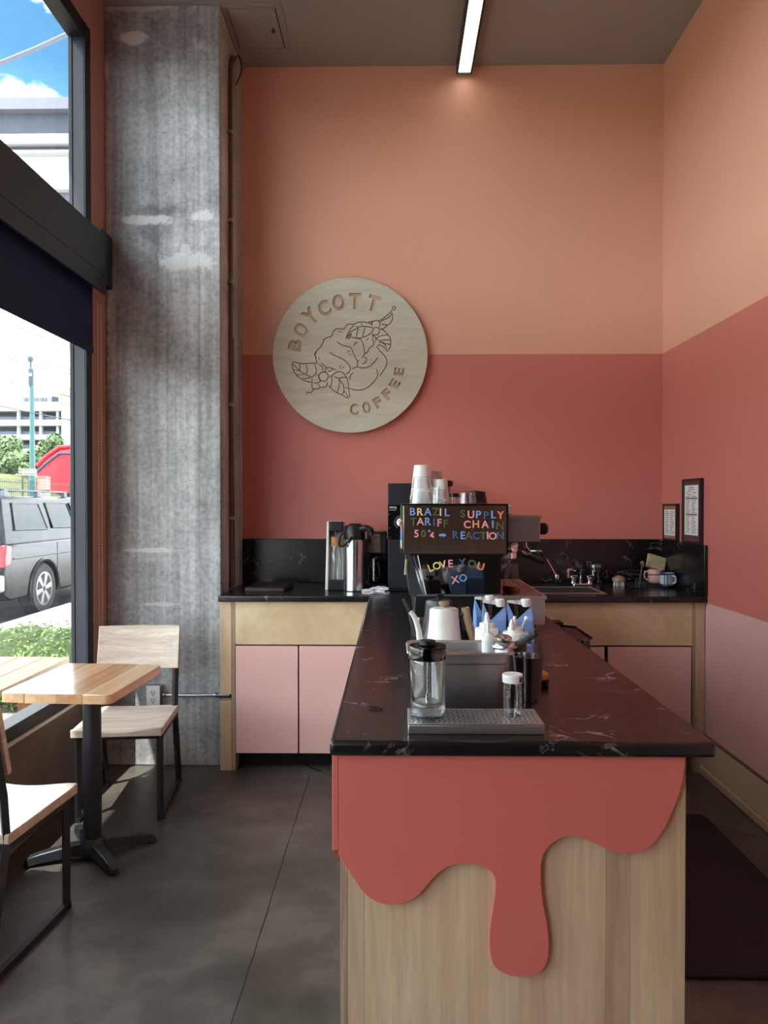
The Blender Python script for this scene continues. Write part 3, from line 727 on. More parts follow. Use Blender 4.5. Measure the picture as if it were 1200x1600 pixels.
def cut(o, cutters):
    """carve and bake: boolean result becomes the object's own mesh"""
    for cmesh, cmat in cutters:
        me = bpy.data.meshes.new('cutter'); me.from_pydata(cmesh.v, [], cmesh.f); me.update()
        bm = bmesh.new(); bm.from_mesh(me); bmesh.ops.remove_doubles(bm, verts=bm.verts, dist=1e-6); bmesh.ops.recalc_face_normals(bm, faces=bm.faces); bm.to_mesh(me); bm.free()
        me.materials.append(cmat)
        co = bpy.data.objects.new('cutter', me); COL.objects.link(co)
        md = o.modifiers.new('carve', 'BOOLEAN'); md.operation = 'DIFFERENCE'; md.object = co; md.solver = 'EXACT'; md.use_self = True
        try: md.material_mode = 'TRANSFER'
        except Exception: pass
        dg = bpy.context.evaluated_depsgraph_get(); dg.update()
        nm = bpy.data.meshes.new_from_object(o.evaluated_get(dg)); o.modifiers.clear(); o.data = nm
        bpy.data.objects.remove(co); bpy.data.meshes.remove(me)
base = sgn.location
so = disc.obj('sign_disc', M['sign'], sgn, smooth=False)
for cmb in (cut_l, cut_g): cmb.v = [(v[0] - base.x, v[1] - base.y, v[2] - base.z) for v in cmb.v]
so.location = (0, 0, 0); so.parent = None; bpy.context.view_layer.update()
cut(so, [(cut_l, M['signcut']), (cut_g, M['groove_shade'])])
so.parent = sgn
MB().box(cc.x - .25, cc.x + .25, YS + ST, YB, cc.z + .12, cc.z + .18).obj('mounting_batten', M['plyedge'], sgn)
MB().box(cc.x - .25, cc.x + .25, YS + ST, YB, cc.z - .18, cc.z - .12).obj('mounting_batten', M['plyedge'], sgn)

# ------------------------------------------------------------------ furniture
def make_chair(label, loc, rz):
    t = thing('dining_chair', label, 'chair', loc, rz, 'cafe chairs by the window')
    # dished seat
    W2, D2, n_ = .20, .205, 10; v = []; f = []
    for j in range(n_ + 1):
        for i in range(n_ + 1):
            x = -W2 + 2 * W2 * i / n_; y = -D2 + 2 * D2 * j / n_
            dz = -.012 * max(0, 1 - (x / .17) ** 2) * max(0, 1 - ((y + .02) / .24) ** 2) - (.006 * math.cos(x / W2 * PI) if j == 0 else 0)
            v.append((x, y, .428 + dz))
    m_ = (n_ + 1) ** 2
    v += [(a, b, .396) for a, b, c in v[:m_]]
    for j in range(n_):
        for i in range(n_):
            q = j * (n_ + 1) + i; f.append((q, q + 1, q + n_ + 2, q + n_ + 1)); f.append((m_ + q, m_ + q + n_ + 1, m_ + q + n_ + 2, m_ + q + 1))
    for i in range(n_):
        q = i; f.append((q + 1, q, m_ + q, m_ + q + 1)); q = n_ * (n_ + 1) + i; f.append((q, q + 1, m_ + q + 1, m_ + q))
        q = i * (n_ + 1); f.append((q, q + n_ + 1, m_ + q + n_ + 1, m_ + q)); q = i * (n_ + 1) + n_; f.append((q + n_ + 1, q, m_ + q, m_ + q + n_ + 1))
    MB().add(v, f).obj('seat', M['chairwood'], t, bevel=.004, world=False)
    # backrest, gently curved
    v = []; f = []; n_ = 8
    for z, y in ((.615, .185), (.825, .235)):
        for i in range(n_ + 1):
            x = -.2 + .4 * i / n_; c = .018 * (1 - (x / .2) ** 2); v.append((x, y + c, z))
        for i in range(n_ + 1):
            x = -.2 + .4 * i / n_; c = .018 * (1 - (x / .2) ** 2); v.append((x, y + c + .02, z - .003))
    r = n_ + 1
    for i in range(n_):
        f += [(i, i + 1, 2 * r + i + 1, 2 * r + i), (r + i + 1, r + i, 3 * r + i, 3 * r + i + 1), (i + 1, i, r + i, r + i + 1), (2 * r + i, 2 * r + i + 1, 3 * r + i + 1, 3 * r + i)]
    f += [(0, 2 * r, 3 * r, r), (n_, r + n_, 3 * r + n_, 2 * r + n_)]
    MB().add(v, f).obj('backrest', M['chairwood'], t, bevel=.003, world=False)
    def bar(a, b, w=.011):
        return MB().tube([a, b], w * 1.414, 4)
    for s in (-1, 1):
        x = s * .182
        bar((x, -.155, .0), (x, -.155, .39)).obj('front_leg', M['blackmetal'], t, world=False, smooth=False)
        MB().tube([(x, .29, 0), (x, .19, .40), (x, .205, .55), (x, .262, .80)], .0156, 4).obj('back_leg', M['blackmetal'], t, world=False, smooth=False)
        bar((x, -.17, .011), (x, .30, .011)).obj('floor_runner', M['blackmetal'], t, world=False, smooth=False)
        bar((x, -.16, .384), (x, .195, .384)).obj('side_rail', M['blackmetal'], t, world=False, smooth=False)
    bar((-.19, -.155, .384), (.19, -.155, .384)).obj('front_rail', M['blackmetal'], t, world=False, smooth=False)
    bar((-.19, .19, .384), (.19, .19, .384)).obj('rear_rail', M['blackmetal'], t, world=False, smooth=False)
    return t
make_chair('black framed chair with bleached wood seat, its back to the concrete column', (-1.268, 3.475, 0), .10)
make_chair('black framed chair with bleached wood seat, turned away from the concrete column', (-1.365, 2.455, 0), PI - .09)

tb = thing('cafe_table', 'square cafe table with lacquered beech planks on a black four-foot pedestal', 'table', (-1.235, 2.935, 0), -.055)
tw, td, zt = .213, .255, .745
pl = [-tw, -.115, .005, .105, tw]
for i in range(4):
    a, b_ = pl[i] + (.0002 if i else 0), pl[i + 1] - (.0002 if i < 3 else 0)
    rr = .028
    if i == 0: poly = [(b_, -td), (b_, td)] + [(a + rr - rr * math.cos(k * PI / 10), td - rr + rr * math.sin(k * PI / 10)) for k in range(5, -1, -1)] + [(a + rr - rr * math.cos(k * PI / 10), -td + rr - rr * math.sin(k * PI / 10)) for k in range(0, 6)]
    elif i == 3: poly = [(a, td), (a, -td)] + [(b_ - rr + rr * math.cos(k * PI / 10), -td + rr - rr * math.sin(k * PI / 10)) for k in range(5, -1, -1)] + [(b_ - rr + rr * math.cos(k * PI / 10), td - rr + rr * math.sin(k * PI / 10)) for k in range(0, 6)]
    else: poly = [(a, -td), (b_, -td), (b_, td), (a, td)]
    mm = wood('beech stave', srgb(*[(190, 142, 98), (206, 160, 116), (182, 134, 92), (214, 172, 130)][i]), srgb(*[(214, 170, 126), (226, 186, 144), (206, 160, 116), (228, 192, 152)][i]), (10, 0.8, 10), 0.2, coat=0.7, contrast=0.4)
    MB().prism(poly, 'Z', zt - .036, zt).obj('plank', mm, tb, bevel=.0025 if i in (0, 3) else .0006, world=False)
MB().lathe([(.036, .05), (.036, zt - .05)], (0, .04, 0), 24).obj('post', M['blackmetal'], tb, world=False)
MB().box(-.12, .12, -.08, .16, zt - .05, zt - .0365).obj('mounting_plate', M['blackmetal'], tb, world=False)
MB().lathe([(.055, .022), (.058, .045), (.045, .075), (.038, .085)], (0, .04, 0), 24).obj('hub', M['blackmetal'], tb, world=False)
for (ex, ey) in ((.20, .20), (.155, -.10), (-.235, -.06), (-.17, .26)):
    dv = Vector((ex, ey - .04, 0)); ln = dv.length; u = dv.normalized(); w_ = Vector((-u.y, u.x, 0)); o_ = Vector((0, .04, 0))
    st = [(0.02, .03, .070, .020), (.35, .028, .066, .022), (.75, .025, .050, .014), (.93, .023, .040, .006), (1.0, .020, .022, .004)]
    v = []; f = []
    for (tt, hw, zt_, zb) in st:
        c = o_ + u * ln * tt
        v += [c - w_ * hw + Vector((0, 0, zb)), c + w_ * hw + Vector((0, 0, zb)), c + w_ * hw * .75 + Vector((0, 0, zt_)), c - w_ * hw * .75 + Vector((0, 0, zt_))]
    for i in range(len(st) - 1):
        for k in range(4): f.append((i * 4 + k, i * 4 + (k + 1) % 4, i * 4 + 4 + (k + 1) % 4, i * 4 + 4 + k))
    e_ = (len(st) - 1) * 4; f += [(3, 2, 1, 0), (e_, e_ + 1, e_ + 2, e_ + 3)]
    ft = MB().add(v, f).obj('foot', M['blackmetal'], tb, world=False, bevel=.004)
    c = o_ + u * ln * .92
    MB().lathe([(.013, 0), (.013, .006)], c, 12).obj('glide', M['rubber'], ft, world=False)

# ------------------------------------------------------------------ espresso machine
EY, EY1 = 2.75, 3.42
def ex(x, Y=EY): return px(x, 785, Y=Y).x
def ez(y, Y=EY): return px(616, y, Y=Y).z
em = thing('espresso_machine', 'two-group espresso machine with bronze side panel on the island', 'espresso machine', (.28, 3.08, ZT))
zt_, zb_ = ez(787), ez(866)
X0, X1 = ex(629), ex(793)
MB().box(X0, X1, EY, EY1, zb_, zt_ - .003).obj('upper_body', M['blackplastic'], em, bevel=.004)
MB().box(X0 + .004, X1 - .003, EY - .004, EY - .0002, zb_ + .002, zt_ - .008).obj('side_panel', M['bronze'], em, bevel=.001)
MB().box(X0 - .003, X1 + .002, EY - .006, EY1, zt_ - .006, zt_).obj('cup_rail', M['glossblack'], em, bevel=.002)
MB().box(X1 - .004, X1 + .002, EY - .006, EY + .02, zb_, zt_ - .006).obj('corner_trim', M['glossblack'], em)
# polished lower side, slanting in at the back of the machine
zl = ez(931)
xa, xb, xc = ex(641), ex(660), ex(783)
MB().prism([(xa, zb_ - .0005), (xb, zl), (xc, zl), (xc, zb_ - .0005)], 'Y', EY + .004, EY1 - .02).obj('lower_side', M['mirror'], em)
MB().prism([(ex(634), zb_ - .0005), (ex(641) - .0003, zb_ - .0005), (ex(660) - .0003, zl), (ex(648), zl), (ex(640), zl)], 'Y', EY + .006, EY1 - .01).obj('rear_cover', M['darkgrey'], em)
for i, (m_, dx) in enumerate((('chrome', 0), ('lnavy', .008), ('chrome', .016), ('white', .024))):
    MB().prism([(xa + .002 + dx, zb_ - .004), (xb + .002 + dx * .4, zl + .004), (xb + .006 + dx * .4, zl + .004), (xa + .006 + dx, zb_ - .004)], 'Y', EY + .001, EY + .0035).obj('reflection_strip', M[m_], em)  # coloured strips paint the streaky reflections along the slanted edge
zbb = ez(964)
MB().box(ex(648), ex(783), EY - .01, EY1 - .02, zbb, zl - .0005).obj('base', M['blackplastic'], em, bevel=.003)
MB().box(ex(652), ex(783), EY - .014, EY + .0, zl + .0005, zl + .006).obj('base_lip', M['galv'], em)
# drip tray
tx0, tx1, ty1 = ex(783) + .0005, ex(851), 3.36
ztt, ztb = ez(931), ez(975)
MB().box(tx0, tx1, EY - .012, ty1, ztb, ztt - .006).obj('drip_tray', M['steelh'], em, bevel=.002)
fr = MB()
MB().box(tx0 - .02, tx1 + .006, EY - .018, EY - .008, ztt - .010, ztt + .002).box(tx1 - .004, tx1 + .006, EY - .008, ty1, ztt - .010, ztt + .002).obj('tray_rim', M['steelh'], em, bevel=.001)
def perforated(x0, x1, y0, y1, z, nx, ny, rx, ry, th=.0015, stag=True):
    m = MB(); cx, cy_ = (x1 - x0) / nx, (y1 - y0) / ny
    for j in range(ny):
        for i in range(nx):
            a0, b0 = x0 + i * cx, y0 + j * cy_
            o_ = [(a0, b0), (a0 + cx / 2, b0), (a0 + cx, b0), (a0 + cx, b0 + cy_ / 2), (a0 + cx, b0 + cy_), (a0 + cx / 2, b0 + cy_), (a0, b0 + cy_), (a0, b0 + cy_ / 2)]
            sh = (cx * .12 if j % 2 else -cx * .12) if stag else 0
            c_ = (a0 + cx / 2 + sh, b0 + cy_ / 2); q = [(-.7, -.7), (0, -1), (.7, -.7), (1, 0), (.7, .7), (0, 1), (-.7, .7), (-1, 0)]
            i_ = [(c_[0] + rx * u, c_[1] + ry * w) for u, w in q]
            v = [(p[0], p[1], z) for p in o_ + i_] + [(p[0], p[1], z - th) for p in i_]
            f = []
            for k in range(8):
                k2 = (k + 1) % 8; f += [(k, k2, 8 + k2, 8 + k), (8 + k, 8 + k2, 16 + k2, 16 + k)]
            m.add(v, f)
    return m
gx0 = ex(775)
stuff(perforated(tx0 + .001, tx1 - .005, EY - .007, ty1 - .01, ztt + .0005, 9, 22, .0068, .0095, stag=False).obj('tray_grille', M['bronze'], em))
MB().box(tx0 + .002, tx1 - .006, EY - .004, ty1 - .012, ztt - .0055, ztt - .004).obj('tray_well_shade', M['void'], em)  # near-black sheet paints the shade below the grille
# feet
for (fx, fy) in ((ex(657), EY + .02), (ex(838), EY + .03), (ex(657), EY1 - .08), (ex(838), EY1 - .12)):
    zz_ = zbb if fx < .2 else ztb
    MB().lathe([(.013, ZT), (.018, zz_ - .02), (.019, zz_)], (fx, fy, 0), 16).obj('foot', M['steel'], em)
# group hood and knob
hx0, hx1 = X1 + .0025, ex(847)
hz0, hz1 = ez(848), ez(806)
MB().prism([(hx0, hz0), (hx1, hz0 + .002), (hx1, hz1 - .004), (hx1 - .01, hz1), (hx0, hz1)], 'Y', EY + .03, EY1 - .03).obj('group_hood', steel('hood steel', G(.36), .3, (4, 4, 4)), em, bevel=.003)
MB().box(hx0, hx1 + .004, EY + .026, EY + .03, hz1 - .008, hz1 + .001).obj('hood_trim', M['steel'], em)
kz = ez(828)
MB().lathe([(.020, hx1 + .0005), (.024, hx1 + .004), (.024, hx1 + .040), (.016, hx1 + .050)], (0, EY + .14, kz), 10, 'X').obj('steam_knob', M['blackplastic'], em, smooth=False)
# group heads with portafilters
for gy in (2.90, 3.22):
    gxx = ex(806)
    g = MB().lathe([(.030, hz0 - .045), (.034, hz0 - .035), (.034, hz0 - .012), (.026, hz0 - .0005)], (gxx, gy, 0), 20).obj('group_head', M['chrome'], em)
    MB().lathe([(.010, hz0 - .075), (.030, hz0 - .068), (.031, hz0 - .046)], (gxx, gy, 0), 18).obj('portafilter_basket', M['chrome'], g)
    MB().tube([(gxx + .03, gy + .004, hz0 - .055), (gxx + .06, gy + .02, hz0 - .056), (gxx + .145, gy + .05, hz0 - .085)], [.007, .012, .014], 10).obj('portafilter_handle', M['blackplastic'], g)
    MB().tube(smooth_pts([(gxx, gy, hz0 - .075), (gxx - .006, gy, hz0 - .085), (gxx - .018, gy, hz0 - .088), (gxx - .020, gy, hz0 - .098)]), .005, 8).obj('spout', M['chrome'], g)
# steam wand
def P(x, y, Y): return px(x, y, Y=Y)
wy = EY + .06
MB().tube(smooth_pts([P(821, 847, wy), P(822, 855, wy), P(828, 860, wy), P(840, 861, wy - .01), P(848, 866, wy - .01), P(870, 903, wy - .02)]), .0055, 10).obj('steam_wand', M['chrome'], em)
MB().tube([P(842, 862.5, wy - .01), P(847, 865, wy - .01), P(853, 874, wy - .012)], .0075, 10).obj('wand_grip', M['blackplastic'], em)
MB().lathe([(.004, -.006), (.008, .0), (.008, .012)], P(870, 903, wy - .02), 10).obj('wand_tip', M['chrome'], em)
MB().tube(smooth_pts([P(815, 861, wy + .1), P(822, 866, wy + .1), P(830, 864, wy + .1)]), .005, 8).obj('water_spout', M['chrome'], em)
# stickers / magnets on the seating side of the machine
for (y0, y1, m_, dy) in ((790, 812, 'lgreen', 0), (812, 828, 'lorange', .03), (828, 845, 'lblue', 0), (845, 858, 'white', .05), (858, 864, 'sauce', 0)):
    MB().box(X0 - .007, X0 - .0003, EY + .01 + dy, EY + .10 + dy, ez(y1), ez(y0)).obj('side_sticker', M[m_], em, bevel=.001)
MB().lathe([(.0, -.011), (.007, -.009), (.009, 0), (.009, .004)], (X0 - .012, 0, 0), 12).xf(Matrix.Identity(4)).xf(Matrix.Translation((0, EY + .02, ez(817)))).obj('round_magnet', M['white'], em)
pen = MB().tube([P(635, 874, EY - .002), P(633, 898, EY - .002)], .004, 8).obj('pen', M['chrome'], em)

# ---- magnetic letters
def letter(ch, x, y, mat, word, hh=11.6, ww=None, rot=0, Y=EY - .0043, cname=''):
    vs, fs, ext = text_mesh(ch, .05, .006, .012)
    k = Y / F
    c = px(x, y, Y=Y); H = hh * k
    m_ = upright(vs, fs, (c.x, Y - .003, c.z), math.radians(rot), None if ww is None else ww * k, H, ext)
    o = m_.obj('letter_magnet', M[mat], smooth=False)
    nm = mat[1:]
    tag(o, '%s letter %s magnet in the %s, on the espresso machine' % (nm, ch, word) if ch.isalpha() else '%s numeral %s magnet in the %s, on the espresso machine' % (nm, ch, word), 'letter magnet', 'letter magnets on the espresso machine')
    return o
Z8 = lambda a, b: (600 + a * .216667, 710 + b * .216667)
rows = [('word BRAZIL', [('B', 207, 412, 'lblue'), ('R', 261, 414, 'lyellow'), ('A', 316, 413, 'lblue'), ('Z', 372, 414, 'lgreen'), ('I', 407, 415, 'lyellow'), ('L', 456, 418, 'lblue')]),
        ('word SUPPLY', [('S', 568, 427, 'lgreen'), ('U', 627, 433, 'lpink'), ('P', 681, 434, 'lblue'), ('P', 738, 438, 'lnavy'), ('L', 790, 434, 'lblue'), ('Y', 840, 437, 'lorange')]),
        ('word TARIFF', [('T', 213, 485, 'lgreen'), ('A', 262, 483, 'lpink'), ('R', 317, 483, 'lblue'), ('I', 361, 488, 'lnavy'), ('F', 400, 492, 'lpink'), ('F', 446, 498, 'lgreen')]),
        ('word CHAIN', [('C', 600, 505, 'lpink'), ('H', 662, 502, 'lorange'), ('A', 729, 504, 'lpink'), ('I', 784, 503, 'lblue'), ('N', 837, 514, 'lgreen')]),
        ('figure 50', [('5', 234, 571, 'lpink'), ('0', 284, 572, 'lgreen')]),
        ('word REACTION', [('R', 517, 580, 'lnavy'), ('E', 569, 584, 'lblue'), ('A', 613, 585, 'lgreen'), ('C', 664, 585, 'lnavy'), ('T', 715, 586, 'lgreen'), ('I', 747, 584, 'lpink'), ('O', 784, 588, 'lpink'), ('N', 838, 585, 'lnavy')])]
for word, ls in rows:
    for chh, a, b_, m_ in ls: letter(chh, *Z8(a, b_), m_, word)
for chh, a, b_, m_, rot, wd in (('L', 336, 817, 'lyellow', 22, 'word LOVE'), ('O', 380, 803, 'lyellow', 8, 'word LOVE'), ('V', 425, 794, 'lyellow', 14, 'word LOVE'), ('E', 480, 787, 'lpink', 3, 'word LOVE'),
                          ('Y', 566, 780, 'lnavy', 8, 'word YOU'), ('O', 634, 787, 'lgreen', 10, 'word YOU'), ('U', 698, 807, 'lorange', -14, 'word YOU'), ('X', 512, 903, 'lpink', 10, 'mark XO'), ('O', 570, 890, 'lblue', 0, 'mark XO')):
    letter(chh, *Z8(a, b_), m_, wd, rot=rot, Y=EY + .0037)
YL = EY - .0043
def flatbit(pts, name, mat, label):
    q = [px(*Z8(a, b_), Y=YL) for a, b_ in pts]
    return tag(MB().prism([(p.x, p.z) for p in q], 'Y', YL - .006, YL).obj(name, M[mat]), label, 'magnet', 'letter magnets on the espresso machine')
flatbit([(397, 574), (430, 574), (430, 567), (450, 582), (430, 597), (430, 590), (397, 590)], 'arrow_magnet', 'lblue', 'blue arrow magnet pointing to the word REACTION')
flatbit([(330, 588), (350, 560), (360, 565), (340, 594)], 'bar_magnet', 'lpink', 'small pink slanted bar magnet used in the percent mark')
flatbit([(352 + 9 * math.cos(k * PI / 5), 592 + 9 * math.sin(k * PI / 5)) for k in range(10)], 'dot_magnet', 'lorange', 'small orange dot magnet used in the percent mark')
flatbit([(327 + 7 * math.cos(k * PI / 5), 553 + 7 * math.sin(k * PI / 5)) for k in range(10)], 'dot_magnet', 'lblue', 'tiny blue dot magnet used in the percent mark')

# ------------------------------------------------------------------ cups and glasses on the machine
def dz_at(Y): return zt_ + .0005
def lathe_thing(name, label, cat, prof, c, mat, n=24, group=None, parts=()):
    o = MB().lathe(prof, c, n, caps=True).obj(name, mat)
    tag(o, label, cat, group); return o
def cup_stack(cx, Y, ytop, wtop, wbot, label, nrim=7):
    """upturned paper cups nested in a stack; outline from photo widths"""
    x = px(cx, 785, Y=Y).x; k = Y / F; z0 = dz_at(Y); z1 = px(cx, ytop, Y=Y).z
    g = 'stacks of upturned paper cups'
    n_ = nrim; H = z1 - z0; ch_ = H - .009 * (n_ - 1)
    first = None
    for i in range(n_):
        b = z0 + i * .009
        rt, rb = wtop / 2 * k * (1 + .0 * i), wbot / 2 * k
        ins = [(rb + .003, b), (rb + .0035, b + .003), (rb, b + .005), (rt, b + ch_ - .002), (rt - .002, b + ch_), (rt - .004, b + ch_ - .006), (0.0001, b + ch_ - .006)]
        lathe_thing('paper_cup', ('lowest ' if i == 0 else 'topmost ' if i == n_ - 1 else 'inner ') + label, 'paper cup', ins, (x, Y, 0), M['white'], 24, g)
cup_stack(659, 3.10, 727, 24, 35, 'upturned white paper cup in the taller stack on the espresso machine', 4)
cup_stack(688, 3.12, 749, 22, 27, 'upturned white paper cup in the shorter stack on the espresso machine', 3)
def tumbler(cx, Y, y0, y1, w0, w1, label, name='drinking_glass', mat='glass', zb=None):
    """upturned tumbler: y0 top, y1 bottom in the photo, w0/w1 widths there"""
    p0 = px(cx, y0, Y=Y); p1 = px(cx, y1, Y=Y); k = Y / F; zb = p1.z if zb is None else zb; zt2 = p0.z
    r0, r1 = w0 / 2 * k, w1 / 2 * k; th = .0025
    prof = [(r1 - th, zb), (r1, zb + .0005), (r0, zt2 - .003), (r0 - .003, zt2), (.0001, zt2)]
    inn = [(.0001, zt2 - .010), (r0 - th - .002, zt2 - .010), (r1 - th, zb)]
    m = MB().lathe(prof + inn, (p0.x, Y, 0), 24, caps=False)
    return tag(m.obj(name, M[mat]), label, 'glass', 'upturned glasses on the espresso machine')
tumbler(659, 2.86, 764, 786, 30, 36, 'lower upturned glass tumbler in front of the tall cup stack', zb=zt_ + .0005)
tumbler(658, 2.86, 745, 763.5, 24, 29, 'upper upturned glass tumbler balanced in front of the tall cup stack', zb=px(658, 763.5, Y=2.86).z + .001)
tumbler(686, 2.88, 760, 786, 20, 24, 'ribbed glass in front of the short cup stack', zb=zt_ + .0005)
tumbler(730, 2.86, 769, 786, 26, 29, 'short wide glass tumbler beside the black lids', zb=zt_ + .0005)
for i in range(5):
    z = px(682, 749, Y=3.25).z + .002 + i * .0075
    x = px(682, 785, Y=3.25).x
    tag(MB().lathe([(.021, z), (.024, z + .001), (.0245, z + .006), (.022, z + .0062), (.02, z + .002)], (x, 3.25, 0), 20).obj('clear_lid', M['plastic_clear']), 'clear plastic lid stacked on a cup behind the white cups', 'lid', 'clear lids in a stack')
tag(MB().lathe([(.026, zt_ + .0005), (.024, px(682, 749, Y=3.25).z + .0015)], (px(682, 785, Y=3.25).x, 3.25, 0), 20).obj('plastic_cup', M['plastic_clear']), 'clear plastic cup holding up the stack of lids', 'cup')
sj = thing('spice_jar', 'little clear jar with a black screw lid between the glasses', 'jar', (px(708.5, 785, Y=2.9).x, 2.9, zt_ + .0005))
xx = px(708.5, 785, Y=2.9).x; zm = px(708, 777, Y=2.9).z
MB().lathe([(.019, zt_ + .0005), (.019, zm)], (xx, 2.9, 0), 20).obj('jar_body', M['glass'], sj)
MB().lathe([(.019, zm + .0003), (.0195, zm + .001), (.0195, px(708, 771, Y=2.9).z), (.017, px(708, 771, Y=2.9).z + .001)], (xx, 2.9, 0), 20).obj('lid', M['blackplastic'], sj)
for i in range(9):
    Y = 2.95; x = px(746 - i * .35, 785, Y=Y).x; z = zt_ + .0006 + i * .0054; k = Y / F
    m = MB().lathe([(14.5 * k, 0), (15.2 * k, .001), (15.2 * k, .004), (13.5 * k, .005)], (0, 0, 0), 24)
    m.xf(Matrix.Translation((x, Y, z)) @ Matrix.Rotation(.0 + (.10 if i == 8 else 0), 4, 'Y') @ Matrix.Translation((0, 0, .002 if i == 8 else 0)))
    tag(m.obj('black_lid', M['blackplastic']), ('lowest ' if i == 0 else 'topmost tilted ' if i == 8 else '') + 'black coffee cup lid nested in a stack on the espresso machine', 'lid', 'black cup lids in a stack')
sl = thing('sleeve_stack', 'cream woven packet standing behind the bronze panel on the group hood', 'packet', (px(796, 785, Y=3.0).x, 3.0, hz1))
MB().box(px(792.5, 785, Y=3.0).x, px(800, 785, Y=3.0).x, 3.0, 3.06, hz1 + .0005, px(796, 789, Y=3.0).z).obj('packet', plain('cream packet', srgb(222, 186, 164), .7), sl, bevel=.003)
for i in range(4):
    z = hz1 + .006 + i * .009; MB().box(px(792.6, 785, Y=3.0).x, px(799.8, 785, Y=3.0).x, 2.9985, 2.9998, z, z + .0015).obj('band', plain('band', srgb(190, 140, 120), .7), sl)
# glass server with coffee on the drip tray
sv = thing('glass_server', 'small glass server with amber coffee on the machine drip tray', 'pitcher', (ex(799, 2.9), 2.9, ztt + .001))
xx = px(799, 785, Y=2.9).x; za, zb2 = ztt + .0008, px(799, 880, Y=2.9).z
MB().lathe([(.032, za), (.034, za + .006), (.030, za + .05), (.024, zb2 - .012), (.026, zb2)], (xx, 2.9, 0), 20, caps=False).obj('server_body', M['glass'], sv)
MB().lathe([(.031, za + .001), (.0325, za + .006), (.0315, za + .022)], (xx, 2.9, 0), 20).obj('coffee', plain('coffee amber', srgb(120, 66, 36), .2), sv)

# ------------------------------------------------------------------ appliances on the back worktop
ZW = ZT + .0006
# tall grinder
gY = 4.16
gr = thing('coffee_grinder', 'tall black shop coffee grinder with a round white dial', 'coffee grinder', (.07, 4.28, ZW))
gx0_, gx1_ = px(606, 785, Y=gY).x, .115
gz1 = px(616, 755, Y=gY).z
MB().box(gx0_, gx1_, gY, gY + .30, ZW + .012, gz1).obj('body', plain('grinder black', srgb(28, 30, 38), .4), gr, bevel=.004)
MB().box(gx0_ - .004, gx1_ + .004, gY - .03, gY + .30, ZW, ZW + .012).obj('foot_plate', M['blackplastic'], gr, bevel=.003)
za, zb2 = px(616, 843, Y=gY).z, px(616, 789, Y=gY).z
MB().box(gx0_ + .001, gx1_ - .001, gY - .006, gY - .0003, za, zb2).obj('control_plate', M['glossblack'], gr, bevel=.001)
def flat_text(s, x0, y, hpx, Y, mat, parent, bold=.0, name='lettering'):
    vs, fs, ext = text_mesh(s, .05, .0006, bold); k = Y / F; w = ext[0] * (hpx * k / ext[1])
    c = px(x0, y, Y=Y); m = upright(vs, fs, (c.x + w / 2, Y - .0004, c.z), 0, None, hpx * k, ext); return m.obj(name, mat, parent, smooth=False)
ink = plain('white ink', srgb(214, 212, 208), .6)
flat_text('ditting', 608.5, 793, 4.2, gY - .006, ink, gr, .02)
flat_text('machines', 608, 796.6, 2.0, gY - .006, ink, gr, .0)
dx_, dz_ = px(626, 816, Y=gY).x, px(626, 816, Y=gY).z
d_ = MB().lathe([(.024, gY - .0065), (.022, gY - .022), (.020, gY - .024)], (dx_, 0, dz_), 24, 'Y').obj('dial', M['white'], gr)
tk = MB()
for i in range(15):
    a = PI * (.25 + i * .075); r0, r1 = .032, .038
    tk.tube([(dx_ + r0 * math.cos(a), gY - .0066, dz_ + r0 * math.sin(a)), (dx_ + r1 * math.cos(a), gY - .0066, dz_ + r1 * math.sin(a))], .0009, 4)
tk.obj('dial_ticks', ink, gr)
for (sx_, sy_) in ((608, 804), (608, 825), (609.5, 839), (609.5, 882), (609.5, 900)):
    p = px(sx_, sy_, Y=gY); yy = gY - .0065 if 790 < sy_ < 842 else gY
    MB().lathe([(.004, yy - .0002), (.003, yy - .003)], (p.x, 0, p.z), 10, 'Y').obj('screw', M['steel'], gr)
# second grinder with hopper, behind the espresso machine
g2 = thing('hopper_grinder', 'coffee grinder with a smoky hopper and black lid behind the paper cups', 'coffee grinder', (.30, 4.3, ZW))
hy = 4.30; hxa, hxb = px(637, 785, Y=hy).x, px(708, 785, Y=hy).x; hc = (hxa + hxb) / 2 + .02
hx_ = (hxb - hc)
MB().box(hc - .075, hc + .085, hy - .1, hy + .1, ZW, 1.38).obj('body', M['darkgrey'], g2, bevel=.006)
MB().lathe([(.05, 1.38), (hx_ - .03, 1.45), (hx_ - .012, px(616, 758, Y=hy).z)], (hc, hy, 0), 28).obj('hopper', clear('smoky hopper', (.55, .42, .40, 1), 1.0, .1), g2)
MB().lathe([(hx_ - .004, px(616, 760, Y=hy).z), (hx_, px(616, 758, Y=hy).z), (hx_, px(616, 752, Y=hy).z), (hx_ - .006, px(616, 751, Y=hy).z)], (hc, hy, 0), 28).obj('hopper_lid', M['blackplastic'], g2)
# drip brewer
bY = 4.28
br = thing('drip_brewer', 'black drip coffee maker with steel control panel beside the airpot', 'coffee maker', (-.1, 4.36, ZW))
bx0, bx1 = px(573, 785, Y=bY).x, px(604, 785, Y=bY).x
MB().box(bx0, bx1, bY + .09, bY + .20, ZW, px(616, 831, Y=bY).z).obj('tower', M['blackplastic'], br, bevel=.006)
MB().box(bx0, bx1, bY, bY + .0895, px(616, 866, Y=bY).z, px(616, 831, Y=bY).z).obj('brew_head', M['blackplastic'], br, bevel=.006)
MB().box(bx0, bx1, bY - .01, bY + .0895, ZW, ZW + .025).obj('hot_plate', M['blackplastic'], br, bevel=.004)
cpn = MB().box(bx0 + .003, px(595, 785, Y=bY).x, bY - .005, bY - .0003, px(616, 864, Y=bY).z, px(616, 834, Y=bY).z).obj('control_panel', steel('warm steel', srgb(150, 128, 112), .3), br, bevel=.002)
